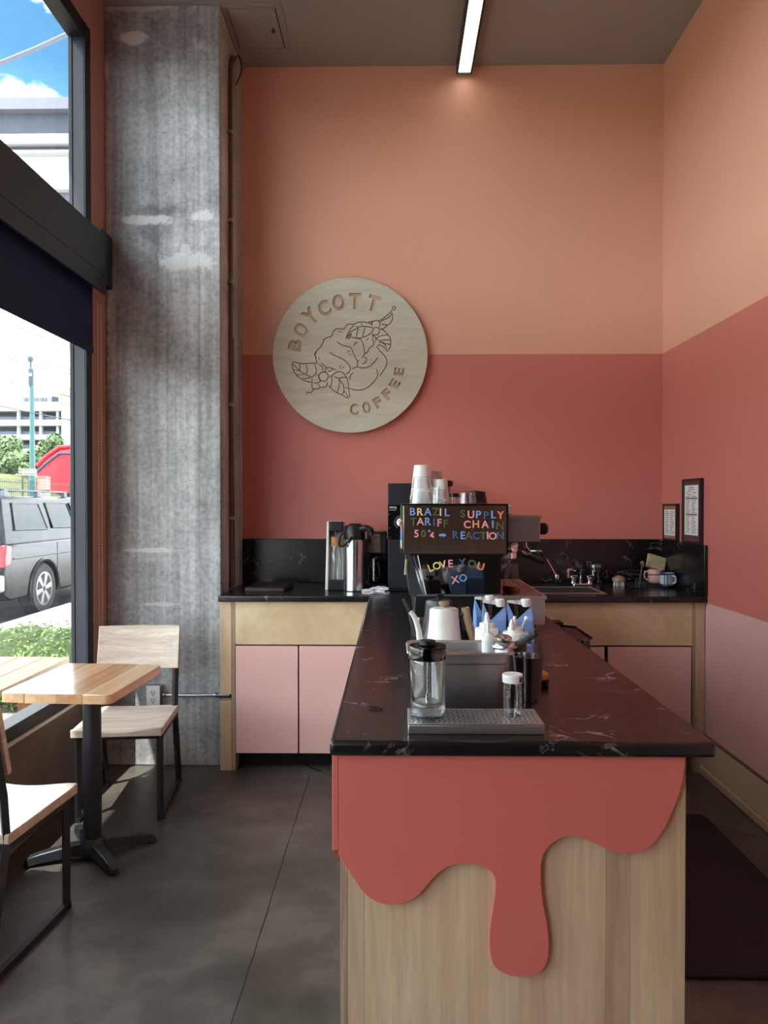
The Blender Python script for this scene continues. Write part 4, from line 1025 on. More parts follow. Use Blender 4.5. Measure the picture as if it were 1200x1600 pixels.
p = px(577, 846, Y=bY); MB().box(p.x - .008, p.x + .008, bY - .0062, bY - .0052, p.z - .009, p.z + .009).obj('display', plain('display dark', srgb(40, 10, 10), .2), cpn)
for i in range(3):
    for j in range(2):
        p = px(583 + i * 4 if j == 0 else 577 + i * 5, 846 if j == 0 else 855, Y=bY); MB().lathe([(.004, bY - .0052), (.0035, bY - .0075)], (p.x, 0, p.z), 10, 'Y').obj('button', M['galv'], cpn)
cxr = (bx0 + bx1) / 2
MB().lathe([(.045, ZW + .026), (.050, ZW + .04), (.050, ZW + .10), (.034, ZW + .14), (.036, ZW + .16)], (cxr, bY + .035, 0), 24).obj('carafe', clear('dark carafe', (.10, .08, .08, 1), 1.2), br)
p0, p1 = px(584, 872, Y=bY - .03), px(584, 907, Y=bY - .03)
MB().tube([(cxr, bY - .012, p0.z), (p0.x, bY - .03, p0.z - .005), (p1.x, bY - .03, p1.z), (cxr, bY - .014, p1.z)], .010, 10).obj('carafe_handle', M['steel'], br)
# airpot
aY = 4.17; ax = px(553.5, 785, Y=aY).x; ka = aY / F
ap = thing('airpot', 'brushed steel airpot with black pump lid on the back worktop', 'airpot', (ax, aY, ZW))
R_ = 17.5 * ka
zs = px(553, 843, Y=aY).z
MB().lathe([(R_ - .004, ZW), (R_, ZW + .004), (R_, zs - .01), (R_ - .002, zs)], (ax, aY, 0), 36).obj('body', steel('airpot steel', G(.62), .22, (30, 30, 1)), ap)
zt3 = px(553, 819, Y=aY).z
MB().lathe([(R_ - .004, zs + .0003), (R_ - .001, zs + .004), (R_ - .004, zt3 - .02), (R_ - .014, zt3 - .006), (R_ - .02, zt3 - .004)], (ax, aY, 0), 36).obj('lid', M['blackplastic'], ap)
MB().lathe([(.034, zt3 - .004), (.036, zt3), (.030, zt3 + .004)], (ax + .005, aY, 0), 24).obj('pump_button', M['blackplastic'], ap)
MB().tube(smooth_pts([(ax + .03, aY - .03, zt3 - .03), (ax + .07, aY - .04, zt3 - .022), (ax + .096, aY - .045, zt3 - .035), (ax + .10, aY - .045, zt3 - .06)]), [.02] * 7 + [.018] * 6 + [.014] * 6, 10).obj('pour_spout', M['blackplastic'], ap)
q = [px(a, b_, Y=aY - .03) for a, b_ in ((550, 838), (545, 846), (536, 853), (531, 850), (533, 838), (538, 832))]
MB().tube(smooth_pts([Vector((p.x, aY - R_ - .006, p.z)) for p in q]), .0065, 8).obj('carry_handle', M['blackplastic'], ap)
# soda maker
sY = 4.18; ks = sY / F
sm_ = thing('soda_maker', 'white and black soda maker holding a corked glass bottle', 'soda maker', (px(522, 785, Y=sY).x, sY + .05, ZW))
s0, s1 = px(509, 785, Y=sY).x, px(536, 785, Y=sY).x
zt4 = px(522, 815, Y=sY).z
MB().prism([(s0 - .004, ZW), (s1, ZW), (s1, zt4), (s0 + .008, zt4), (s0 + .004, zt4 - .004)], 'Y', sY + .085, sY + .15).obj('tower', M['white'], sm_, bevel=.006)
MB().prism([(s0 - .004, ZW), (s0 + .013, ZW), (s0 + .019, zt4), (s0 + .006, zt4)], 'Y', sY + .0, sY + .0848).obj('side_cheek', M['white'], sm_, bevel=.003)
MB().box(s0 + .020, s1, sY, sY + .0848, px(522, 831, Y=sY).z, zt4 - .001).obj('head', M['blackplastic'], sm_, bevel=.006)
MB().lathe([(.007, px(522, 835, Y=sY).z), (.010, px(522, 831, Y=sY).z - .0003)], (px(524, 785, Y=sY).x, sY + .04, 0), 12).obj('nozzle', M['chrome'], sm_)
MB().box(s0 + .014, s1, sY - .02, sY + .0848, ZW, px(522, 908, Y=sY).z).obj('foot', M['blackplastic'], sm_, bevel=.004)
zb0 = px(522, 908, Y=sY).z + .0008; bxx = px(524, 785, Y=sY).x
bo = thing('glass_bottle', 'clear glass bottle with a cork stopper in the soda maker', 'bottle', (bxx, sY + .03, zb0))
zc1, zc0 = px(524, 839, Y=sY).z, px(524, 852, Y=sY).z
MB().lathe([(.034, zb0), (.036, zb0 + .006), (.036, zb0 + .13), (.030, zb0 + .165), (.024, zc0 - .012), (.024, zc0)], (bxx, sY + .025, 0), 28, caps=False).obj('bottle_glass', M['glass'], bo)
MB().lathe([(.022, zc0 - .014), (.0265, zc0 + .001), (.028, zc1 - .002), (.027, zc1)], (bxx, sY + .025, 0), 20).obj('cork', M['cork'], bo)
# leather folders
p0, p1 = px(382, 924, Z=ZW), px(444, 924, Z=ZW)
fo = thing('menu_folder', 'dark brown leather folder lying on the back worktop by the column', 'folder', ((p0.x + p1.x) / 2, p0.y + .12, ZW))
MB().hexa([(p0.x, p0.y, ZW), (p1.x, p0.y, ZW), (p1.x + .02, p0.y + .24, ZW), (p0.x + .03, p0.y + .24, ZW)], [(p0.x, p0.y, ZW + .008), (p1.x, p0.y, ZW + .008), (p1.x + .02, p0.y + .24, ZW + .008), (p0.x + .03, p0.y + .24, ZW + .008)]).obj('lower_cover', M['leather'], fo, bevel=.002)
MB().hexa([(p0.x + .004, p0.y + .004, ZW + .0085), (p1.x - .004, p0.y + .004, ZW + .0085), (p1.x + .015, p0.y + .236, ZW + .0085), (p0.x + .032, p0.y + .236, ZW + .0085)], [(p0.x + .004, p0.y + .004, ZW + .014), (p1.x - .004, p0.y + .004, ZW + .014), (p1.x + .015, p0.y + .236, ZW + .018), (p0.x + .032, p0.y + .236, ZW + .018)]).obj('pages', plain('grey pages', srgb(90, 82, 80), .8), fo)
MB().hexa([(p0.x, p0.y, ZW + .0145), (p1.x, p0.y, ZW + .0145), (p1.x + .02, p0.y + .24, ZW + .019), (p0.x + .03, p0.y + .24, ZW + .019)], [(p0.x, p0.y, ZW + .021), (p1.x, p0.y, ZW + .021), (p1.x + .02, p0.y + .24, ZW + .03), (p0.x + .03, p0.y + .24, ZW + .03)]).obj('upper_cover', M['leather'], fo, bevel=.002)
# folded cloth
p0 = px(589, 926, Z=ZW)
tw_ = thing('folded_towel', 'crumpled white cloth folded on the worktop corner', 'towel', (p0.x, p0.y, ZW))
for li, (sx_, sy_, z) in enumerate(((.078, .05, .0), (.068, .045, .011), (.05, .036, .022))):
    v = []; f = []; nx, ny = 14, 6
    for j in range(ny + 1):
        for i in range(nx + 1):
            u, w = i / nx * 2 - 1, j / ny * 2 - 1
            rr_ = 1 + .10 * math.sin(5 * u + li * 2) * w
            v.append((p0.x - .006 + .012 * li * (-1) ** li + sx_ * u * (1 - .12 * w * w), p0.y + sy_ * w * rr_ + .01 * math.sin(3 * u + li), ZW + z + .0105 * (1 - .75 * abs(u) ** 3) * (1 - .55 * abs(w) ** 3) + .003 * math.sin(9 * u + 4 * w + li)))
    m_ = len(v); v += [(a, b_, ZW + z * .9 + .0005) for a, b_, c in v]
    W_ = nx + 1
    for j in range(ny):
        for i in range(nx):
            q_ = j * W_ + i; f += [(q_, q_ + 1, q_ + W_ + 1, q_ + W_), (m_ + q_, m_ + q_ + W_, m_ + q_ + W_ + 1, m_ + q_ + 1)]
    for i in range(nx): f += [(i + 1, i, m_ + i, m_ + i + 1), (ny * W_ + i, ny * W_ + i + 1, m_ + ny * W_ + i + 1, m_ + ny * W_ + i)]
    for j in range(ny): f += [(j * W_, j * W_ + W_, m_ + j * W_ + W_, m_ + j * W_), (j * W_ + nx + W_, j * W_ + nx, m_ + j * W_ + nx, m_ + j * W_ + nx + W_)]
    MB().add(v, f).obj('fold', plain('white cotton', srgb(226, 226, 230), .9), tw_)

# ------------------------------------------------------------------ sink corner
sk = thing('kitchen_sink', 'steel sink set into the back worktop under the taps', 'sink', (1.0, 4.2, ZW))
a, b_ = px(838, 927, Z=ZW), px(948, 928, Z=ZW)
k0, k1, ky0, ky1 = a.x, b_.x, min(a.y, b_.y), 4.34
MB().box(k0, k1, ky0, ky0 + .02, ZW, ZW + .004).box(k0, k1, ky1 - .02, ky1, ZW, ZW + .004).box(k0, k0 + .02, ky0 + .02, ky1 - .02, ZW, ZW + .004).box(k1 - .02, k1, ky0 + .02, ky1 - .02, ZW, ZW + .004).obj('rim', M['steelh'], sk, bevel=.001)
MB().box(k0 + .02, k1 - .02, ky0 + .02, ky1 - .02, ZW, ZW + .0012).obj('basin_shade', M['void'], sk)  # flat near-black sheet paints the shade inside the sunk sink
tY = 4.42
fc = thing('sink_faucet', 'chrome two-handle kitchen faucet against the black splashback', 'faucet', (px(912, 785, Y=tY).x, tY, ZW))
def Q(x, y): return px(x, y, Y=tY)
fx = Q(913, 920).x
MB().prism(rrect(Q(896, 0).x, Q(930, 0).x, tY - .025, tY + .025, .024), 'Z', ZW, ZW + .016).obj('base_plate', M['chrome'], fc, bevel=.004)
for xq in (899, 925):
    h_ = MB().lathe([(.016, ZW + .0163), (.013, ZW + .03), (.017, ZW + .044), (.010, ZW + .052)], (Q(xq, 0).x, tY, 0), 14).obj('handle_hub', M['chrome'], fc)
    MB().tube([(Q(xq, 0).x - .022, tY - .012, ZW + .058), (Q(xq, 0).x + .025, tY + .008, ZW + .058)], .005, 8).obj('lever', M['chrome'], h_)
sxx = Q(911, 0).x
MB().tube(smooth_pts([(sxx, tY, ZW + .016), (sxx, tY, ZW + .075), (sxx - .012, tY - .02, ZW + .092), (sxx - .07, tY - .11, ZW + .108), (sxx - .11, tY - .16, ZW + .112), (sxx - .118, tY - .17, ZW + .10), (sxx - .120, tY - .172, ZW + .066)]), .0085, 10).obj('spout', M['chrome'], fc)
jY = 4.5
jr = thing('shaker_jar', 'clear glass jar with a steel lid behind the faucet', 'jar', (px(931, 785, Y=jY).x, jY, ZW))
jx = px(931, 785, Y=jY).x; kj = jY / F
MB().lathe([(9.5 * kj, ZW), (10.5 * kj, ZW + .01), (10 * kj, ZW + .10), (9 * kj, px(931, 886, Y=jY).z)], (jx, jY, 0), 24).obj('jar_glass', clear('dark jar glass', (.5, .5, .52, 1), 1.5), jr)
MB().lathe([(9.5 * kj, px(931, 886, Y=jY).z + .0005), (9.7 * kj, px(931, 882, Y=jY).z), (5 * kj, px(931, 880.5, Y=jY).z)], (jx, jY, 0), 24).obj('steel_lid', M['steel'], jr)
# scrub brush standing on its bristles
uY = 4.42; bx_ = px(967.5, 785, Y=uY).x; ku = uY / F
sb = thing('scrub_brush', 'wooden scrub brush with white bristles standing by the dish rack', 'brush', (bx_, uY, ZW))
zb5 = px(967, 908, Y=uY).z
MB().lathe([(9.5 * ku, zb5), (10 * ku, zb5 + .008), (9.2 * ku, zb5 + .022), (5 * ku, zb5 + .028), (2.5 * ku, zb5 + .034)], (bx_, uY, 0), 20).obj('brush_head', M['kwood'], sb)
bm_ = MB()
for i in range(60):
    a = random.random() * 2 * PI; r = math.sqrt(random.random()) * 8.6 * ku
    bm_.tube([(bx_ + r * math.cos(a), uY + r * math.sin(a), zb5), (bx_ + r * 1.08 * math.cos(a), uY + r * 1.08 * math.sin(a), ZW)], .0013, 4)
stuff(bm_.obj('bristles', M['white'], sb))
# dish rack
rY0, rY1 = 4.24, 4.50
rk = thing('dish_rack', 'black wire dish rack holding mugs in the worktop corner', 'dish rack', (1.46, 4.37, ZW))
r0x, r1x = px(992, 785, Y=rY0).x, px(1047, 785, Y=rY0).x
zr = px(1020, 898, Y=rY0).z
rc_ = [(r0x, rY0), (r1x, rY0), (r1x, rY1), (r0x, rY1)]
def loop(z, r=.0028, name='wire_loop'):
    pts = [(x, y, z) for x, y in rrect(r0x, r1x, rY0, rY1, .03, 4)]
    MB().tube(pts, r, 6, closed=True).obj(name, M['blackmetal'], rk)
loop(zr); loop(ZW + .012)
for x, y in ((r0x + .03, rY0), (r1x - .004, rY0 + .03), (r1x - .03, rY1), (r0x + .004, rY1 - .03), (r1x - .03, rY0)):
    MB().tube([(x, y, ZW), (x, y, zr)], .0026, 6).obj('upright', M['blackmetal'], rk)
for i in range(9):
    x = r0x + .025 + i * (r1x - r0x - .05) / 8
    MB().tube([(x, rY0, ZW + .012), (x, rY1, ZW + .012)], .0018, 6).obj('floor_wire', M['blackmetal'], rk)
for i in range(5):
    x = r0x + .02 + i * .014
    MB().tube(smooth_pts([(x, rY0 + .05, ZW + .012), (x + .006, rY0 + .05, ZW + .055), (x + .018, rY0 + .05, ZW + .055), (x + .024, rY0 + .05, ZW + .012)], 4), .0018, 6).obj('divider_wire', M['blackmetal'], rk)
zrk = ZW + .0155
def mug(name, label, x, Y, r, h, mat, ang=-PI / 2, rim=None):
    t = thing(name, label, 'mug', (x, Y, zrk), group=None)
    MB().lathe([(r * .72, zrk), (r * .95, zrk + h * .12), (r, zrk + h * .5), (r * .93, zrk + h), (r * .87, zrk + h), (r * .9, zrk + h * .5), (.0001, zrk + h * .12)], (x, Y, 0), 24).obj('mug_body', mat, t)
    c = Vector((x, Y, 0)); u = Vector((math.cos(ang), math.sin(ang), 0))
    pts = [c + u * r * .93 + Vector((0, 0, zrk + h * .8)), c + u * (r * 1.45) + Vector((0, 0, zrk + h * .75)), c + u * (r * 1.5) + Vector((0, 0, zrk + h * .35)), c + u * r * .96 + Vector((0, 0, zrk + h * .2))]
    MB().tube(smooth_pts(pts), .0055, 8).obj('handle', mat, t)
    if rim: MB().lathe([(r * .955, zrk + h * .90), (r * .945, zrk + h * 1.01), (r * .86, zrk + h * 1.01), (r * .86, zrk + h * .99)], (x, Y, 0), 24, caps=False).obj('rim_band', rim, t)
mug('white_mug', 'pale white mug with a navy rim in the dish rack', px(1043, 785, Y=4.33).x - .002, 4.32, .044, .072, M['greywhite'], -1.2, M['navyink'])
mug('pink_mug', 'pink glazed mug in the dish rack', px(1022, 785, Y=4.40).x + .02, 4.42, .046, .085, M['pinkmug'], 2.4)
wb = MB().box(-.056, .056, -.009, .009, 0, .085)
wb.xf(Matrix.Translation((1.572, 4.455, ZW + .098)) @ Matrix.Rotation(.28, 4, 'Y') @ Matrix.Rotation(-.35, 4, 'X'))
tag(wb.obj('wooden_board', wood('pale board', srgb(186, 168, 130), srgb(214, 198, 160), (1, 8, 8), .6), bevel=.003), 'small pale wooden board leaning above the pink mug in the dish rack', 'board')
tag(MB().box(px(1014, 785, Y=4.47).x, px(1024, 785, Y=4.47).x, 4.465, 4.49, zrk, px(1019, 891, Y=4.47).z).obj('plastic_tub', plain('pale grey plastic', srgb(170, 178, 184), .5), bevel=.003), 'pale grey plastic tub behind the pink mug', 'container')
spn = MB().tube([(r0x + .06, 4.34, zrk + .004), (r0x + .09, 4.40, zrk + .06), (r0x + .105, 4.43, zrk + .10)], .004, 8)
spn.ball((r0x + .108, 4.432, zrk + .115), (.014, .008, .018), 10, 8)
tag(spn.obj('steel_spoon', M['chrome']), 'steel serving spoon upright in the dish rack', 'spoon')
# framed papers on the side wall
def frame(label, x0, x1, ytop, mat_c, border, pap, paper_box):
    Xf = XR - .024
    ya = px(x0, 785, X=Xf).y; yb = px(x1, 785, X=Xf).y      # far, near
    z0 = 1.2225; z1 = px((x0 + x1) / 2, ytop, X=Xf).z
    t = thing('picture_frame', label, 'picture frame', (XR - .012, (ya + yb) / 2, z0))
    lo, hi = min(ya, yb), max(ya, yb); fr_ = .012
    MB().box(Xf, XR - .0005, lo, hi, z0, z0 + fr_).box(Xf, XR - .0005, lo, hi, z1 - fr_, z1).box(Xf, XR - .0005, lo, lo + fr_, z0 + fr_, z1 - fr_).box(Xf, XR - .0005, hi - fr_, hi, z0 + fr_, z1 - fr_).obj('frame', M['leather'], t, bevel=.001)
    MB().box(Xf + .006, Xf + .009, lo + fr_ + .0002, hi - fr_ - .0002, z0 + fr_ + .0002, z1 - fr_ - .0002).obj('mat_board', mat_c, t)
    a0, a1, b0, b1 = paper_box  # fractions across (far->near) and up
    py0, py1 = hi - (hi - lo) * a1, hi - (hi - lo) * a0; pz0, pz1 = z0 + (z1 - z0) * b0, z0 + (z1 - z0) * b1
    pp = MB().box(Xf + .0045, Xf + .0058, py0, py1, pz0, pz1).obj('printed_sheet', M['paper'], t)
    ln = MB(); rd = MB(); nrow = 26 if pap else 12
    for i in range(nrow):
        z = pz1 - (pz1 - pz0) * (i + 1.2) / (nrow + 1.5); hh = (pz1 - pz0) / nrow * .30
        if pap and i in (6, 15): rd.box(Xf + .0040, Xf + .0044, py0 + .012, py1 - .012, z - hh, z + hh); continue
        if pap and i < 2: segs = [(.3, .7)]
        elif pap and i < 5: segs = [(.12, .3), (.6, .88)] if i % 2 else [(.2, .5)]
        else: segs = [(.10, .10 + random.uniform(.2, .32)), (.52, .52 + random.uniform(.2, .34))]
        for s0_, s1_ in segs: ln.box(Xf + .0040, Xf + .0044, py1 - (py1 - py0) * s1_, py1 - (py1 - py0) * s0_, z - hh * .6, z + hh * .6)
    ln.obj('printed_lines', plain('grey print', srgb(120, 112, 116), .8), pp)
    if pap: rd.obj('printed_bars', plain('maroon print', srgb(90, 40, 50), .8), pp)
frame('tall dark picture frame holding a white printed licence sheet on the splashback', 1065, 1093, 748, plain('brown mat', srgb(88, 60, 54), .7), .03, True, (.14, .88, .13, .90))
frame('small dark picture frame holding a printed sheet on kraft card', 1035, 1056, 787, plain('kraft mat', srgb(150, 112, 84), .7), .02, False, (.10, .96, .14, .84))

# ------------------------------------------------------------------ things on the island
# perforated drip tray at the front
dt = thing('drip_tray', 'low stainless drip tray with perforated top at the end of the island', 'tray', (.18, 1.65, ZW))
d0 = px(638, 1147, Z=ZW); d1 = px(850, 1147, Z=ZW)
DX0, DX1, DY0 = d0.x, d1.x, d0.y
DZ = px(740, 1131, Y=DY0).z; DY1 = px(740, 1107, Z=DZ).y
MB().box(DX0, DX1, DY0, DY1, ZW, DZ - .004).obj('pan', M['steelh'], dt, bevel=.001)
MB().box(DX0, DX1, DY0, DY0 + .006, DZ - .0038, DZ).box(DX0, DX1, DY1 - .006, DY1, DZ - .0038, DZ).box(DX0, DX0 + .006, DY0 + .006, DY1 - .006, DZ - .0038, DZ).box(DX1 - .006, DX1, DY0 + .006, DY1 - .006, DZ - .0038, DZ).obj('rim', M['steelh'], dt, bevel=.0006)
stuff(perforated(DX0 + .006, DX1 - .006, DY0 + .006, DY1 - .006, DZ - .0005, 25, 9, .0036, .0042).obj('perforated_plate', M['satin'], dt))
MB().box(DX0 + .0065, DX1 - .0065, DY0 + .0065, DY1 - .0065, DZ - .0036, DZ - .003).obj('tray_well_shade', M['void'], dt)  # near-black sheet paints the shade seen through the holes
# double-walled press
cY = 1.648; k = cY / F
cx = px(668.5, 785, Y=cY).x; z0 = DZ + .0005
cp_ = thing('coffee_press', 'double-walled glass coffee press with black lid on the drip tray', 'coffee press', (cx, cY, z0))
Rp = 28 * k; zl0 = px(668, 1032, Y=cY - .02).z; zl1 = px(668, 1011, Y=cY - .02).z
MB().lathe([(Rp * .80, z0), (Rp * .96, z0 + .004), (Rp, z0 + .014), (Rp, zl0 - .008), (Rp * .95, zl0)], (cx, cY, 0), 40, caps=True).obj('outer_glass', M['glass'], cp_)
MB().lathe([(.0001, z0 + .020), (Rp * .7, z0 + .021), (Rp * .84, z0 + .032), (Rp * .84, zl0 - .012), (Rp * .93, zl0 - .001)], (cx, cY, 0), 40, caps=False).obj('inner_glass', M['glass'], cp_)
MB().lathe([(Rp * 1.0, zl0 + .0004), (Rp * 1.07, zl0 + .003), (Rp * 1.07, zl1 - .003), (Rp * 1.03, zl1)], (cx, cY, 0), 40).obj('lid', M['glossblack'], cp_)
MB().lathe([(Rp * 1.075, zl0 + .002), (Rp * 1.085, zl0 + .004), (Rp * 1.085, zl1 - .006), (Rp * 1.075, zl1 - .004)], (cx, cY, 0), 40, caps=False).obj('lid_collar', clear('smoky collar', (.6, .6, .6, 1), 1.5), cp_)
zk = px(668, 1003, Y=cY).z
MB().lathe([(.012, zl1 + .0003), (.0185, zl1 + .003), (.0185, zk + .002), (.016, zk + .004)], (cx, cY, 0), 28).obj('plunger_knob', M['blackplastic'], cp_)
zf = px(668, 1097, Y=cY).z
MB().tube([(cx, cY, zf), (cx, cY, zl0)], .0022, 8).obj('plunger_rod', M['steel'], cp_)
MB().lathe([(Rp * .80, zf - .005), (Rp * .82, zf - .002), (Rp * .82, zf + .001), (Rp * .78, zf + .002), (.006, zf + .003)], (cx, cY, 0), 32).obj('filter_disc', M['satin'], cp_)
MB().lathe([(.006, zf + .003), (.006, zf + .018), (.003, zf + .022)], (cx, cY, 0), 12).obj('rod_ferrule', M['steel'], cp_)
MB().lathe([(Rp * .80, z0 + .0012), (Rp * .97, z0 + .0045), (Rp * .97, z0 + .009), (Rp * .80, z0 + .006)], (cx, cY, 0), 40).obj('glass_foot', clear('thick glass foot', (.78, .80, .80, 1), 2.2), cp_)
# jar with white cap
vY = 1.645; k = vY / F; vx = px(801.5, 785, Y=vY).x
wj = thing('capped_jar', 'small clear jar with a white cap and blue label on the drip tray', 'jar', (vx, vY, z0))
zc0 = px(801, 1069, Y=vY - .02).z; zc1 = px(801, 1056, Y=vY - .02).z
MB().lathe([(14 * k, z0), (15.2 * k, z0 + .004), (15.2 * k, zc0 - .010), (13.5 * k, zc0 - .002), (13.5 * k, zc0)], (vx, vY, 0), 32).obj('jar_glass', M['glass'], wj)
MB().lathe([(15.6 * k, zc0 + .0004), (16 * k, zc0 + .002), (16 * k, zc1 - .002), (15 * k, zc1)], (vx, vY, 0), 32).obj('cap', M['white'], wj)
v = []; f = []
for i in range(7):
    a = -PI / 2 + .55 + i * .09; r = 16.15 * k
    v += [(vx + r * math.cos(a), vY + r * math.sin(a), zc0 + .003), (vx + r * math.cos(a), vY + r * math.sin(a), zc1 - .004)]
    if i: f.append((2 * i - 2, 2 * i, 2 * i + 1, 2 * i - 1))
MB().add(v, f).obj('blue_label', plain('blue label', srgb(40, 70, 130), .5), wj)
# steel pan
pn = thing('steel_pan', 'deep stainless food pan holding bar tools behind the drip tray', 'food pan', (.16, 1.83, ZW))
PX0, PX1, PY0, PY1, PZ = .030, .290, 1.745, 1.915, 1.092
def ring(x0, x1, y0, y1, r, z): return [(a, b, z) for a, b in rrect(x0, x1, y0, y1, r, 5)]
lay = [ring(PX0 + .030, PX1 - .030, PY0 + .030, PY1 - .030, .02, ZW), ring(PX0 + .026, PX1 - .026, PY0 + .026, PY1 - .026, .022, ZW + .006), ring(PX0 + .018, PX1 - .018, PY0 + .018, PY1 - .018, .024, PZ - .032), ring(PX0 + .014, PX1 - .014, PY0 + .014, PY1 - .014, .026, PZ - .028), ring(PX0 + .012, PX1 - .012, PY0 + .012, PY1 - .012, .026, PZ - .004),
       ring(PX0 + .008, PX1 - .008, PY0 + .008, PY1 - .008, .026, PZ), ring(PX0 + .002, PX1 - .002, PY0 + .002, PY1 - .002, .026, PZ), ring(PX0, PX1, PY0, PY1, .026, PZ - .004), ring(PX0 + .001, PX1 - .001, PY0 + .001, PY1 - .001, .026, PZ - .006)]
inner = [ring(PX0 + .0135, PX1 - .0135, PY0 + .0135, PY1 - .0135, .026, PZ - .004), ring(PX0 + .0195, PX1 - .0195, PY0 + .0195, PY1 - .0195, .024, PZ - .032), ring(PX0 + .0275, PX1 - .0275, PY0 + .0275, PY1 - .0275, .022, ZW + .0075)]
def loft(rings, cap0=True, cap1=False):
    m = MB(); n_ = len(rings[0]); v = [p for r in rings for p in r]; f = []
    for i in range(len(rings) - 1):
        for j in range(n_): f.append((i * n_ + j, i * n_ + (j + 1) % n_, (i + 1) * n_ + (j + 1) % n_, (i + 1) * n_ + j))
    if cap0: f.append(tuple(range(n_ - 1, -1, -1)))
    if cap1: f.append(tuple(range((len(rings) - 1) * n_, len(rings) * n_)))
    return m.add(v, f)
loft(lay, True).obj('pan_shell', M['satin'], pn)
loft([lay[5]] + inner, False, True).obj('pan_inside', M['satin'], pn)
# things inside / across the pan
lid_c = px(722, 1015, Z=PZ - .02)
ld_ = thing('jigger_dish', 'round shallow steel dish lying in the food pan', 'dish', (lid_c.x, lid_c.y, PZ - .03))
MB().lathe([(.03, PZ - .034), (.045, PZ - .026), (.047, PZ - .020), (.044, PZ - .020), (.03, PZ - .029), (.0001, PZ - .030)], (lid_c.x, 1.845, 0), 32).obj('dish', M['steel'], ld_)
MB().lathe([(.034, ZW + .01), (.034, PZ - .036)], (lid_c.x, 1.845, 0), 20).obj('foot', M['satin'], ld_)
sc = thing('ice_scoop', 'steel scoop with a grey curved handle resting on the pan rim', 'scoop', (px(795, 1015, Z=PZ).x, 1.80, PZ))
sY2 = 1.80
b0 = px(790, 1012, Y=sY2)
MB().lathe([(.030, PZ + .002), (.032, PZ + .006), (.030, PZ + .012), (.022, PZ + .018), (.0001, PZ + .019)], (px(789, 785, Y=sY2).x, sY2, 0), 24).obj('lower_cup', M['steel'], sc)
MB().lathe([(.017, PZ + .021), (.022, PZ + .024), (.022, PZ + .029), (.014, PZ + .034), (.0001, PZ + .035)], (px(786, 785, Y=sY2).x, sY2, 0), 24).obj('upper_cup', M['steel'], sc)
MB().tube(smooth_pts([px(790, 1006, Y=sY2), px(803, 1008, Y=sY2), px(814, 1003, Y=sY2), px(822, 996, Y=sY2), px(832, 990, Y=sY2)]), [.006] * 6 + [.008] * 8 + [.011] * 6 + [.012] * 5, 10).obj('handle', plain('grey soft grip', srgb(92, 94, 98), .4, .4), sc)
# squeeze bottles
def squeeze(label, cx_, Y, ycap0, ycap1, wcap, ynoz, xn, fill, zb=ZW, extra=True, rb=None):
    k = Y / F; x = px(cx_, 785, Y=Y).x; r = wcap / 2 * k
    t = thing('squeeze_bottle', label, 'squeeze bottle', (x, Y, zb))
    zc0, zc1 = px(cx_, ycap1, Y=Y).z, px(cx_, ycap0, Y=Y).z
    rb_ = rb or r * .93
    MB().lathe([(rb_ * .9, zb), (rb_, zb + .006), (rb_, zc0 - .008), (r * .9, zc0 - .0003)], (x, Y, 0), 28).obj('bottle_body', fill, t)
    hcap = zc1 - zc0
    MB().lathe([(r, zc0), (r * 1.01, zc0 + .002), (r * .99, zc0 + hcap * .62), (r * .93, zc0 + hcap * .70), (r * .62, zc0 + hcap * .72), (r * .62, zc0 + hcap * .97), (r * .55, zc1)], (x, Y, 0), 28).obj('cap', M['white'], t)
    xn_ = px(xn, 785, Y=Y).x; zn = px(xn, ynoz, Y=Y).z
    MB().lathe([(r * .24, zc1 + .0002), (r * .20, zc1 + (zn - zc1) * .5), (r * .11, zn)], (xn_, Y, 0), 16).obj('nozzle', M['white'], t)
    return t, x, r, zc1
t1, x1_, r1_, z1_ = squeeze('frosted squeeze bottle with white nozzle cap in front of the blue cartons', 761, 2.02, 973, 1000, 37, 957, 761, M['frost'])
t2, x2_, r2_, z2_ = squeeze('squeeze bottle of dark brown sauce with a white nozzle cap', 805.5, 1.985, 980, 1003, 39, 963, 804.5, M['sauce'])
MB().lathe([(r2_ * .2, z2_ - .004), (r2_ * .23, z2_ + .010), (r2_ * .10, px(798, 966, Y=1.985).z)], (px(798.5, 785, Y=1.985).x, 1.965, 0), 14).obj('nozzle_cap', M['white'], t2)
MB().tube(smooth_pts([(x2_ + r2_ * .45, 1.985, z2_ - .006), (px(818, 785, Y=1.985).x, 1.985, px(818, 975, Y=1.985).z), (px(822, 785, Y=1.985).x, 1.985, px(822, 967, Y=1.985).z)]), .0025, 6).obj('cap_tether', M['white'], t2)
MB().ball((px(823, 785, Y=1.985).x, 1.985, px(823, 966, Y=1.985).z), .006, 10, 8).obj('tether_plug', M['white'], t2)
t3, x3_, r3_, z3_ = squeeze('small white squeeze bottle standing inside the food pan', 763.5, 1.86, 989, 1000, 22, 971, 763, M['frost'], zb=ZW + .008)
MB().tube(smooth_pts([(x3_ + r3_, 1.86, z3_ - .012), (x3_ + .05, 1.85, z3_ - .016), (x3_ + .075, 1.84, z3_ - .014)]), .002, 6).obj('cap_tether', M['white'], t3)
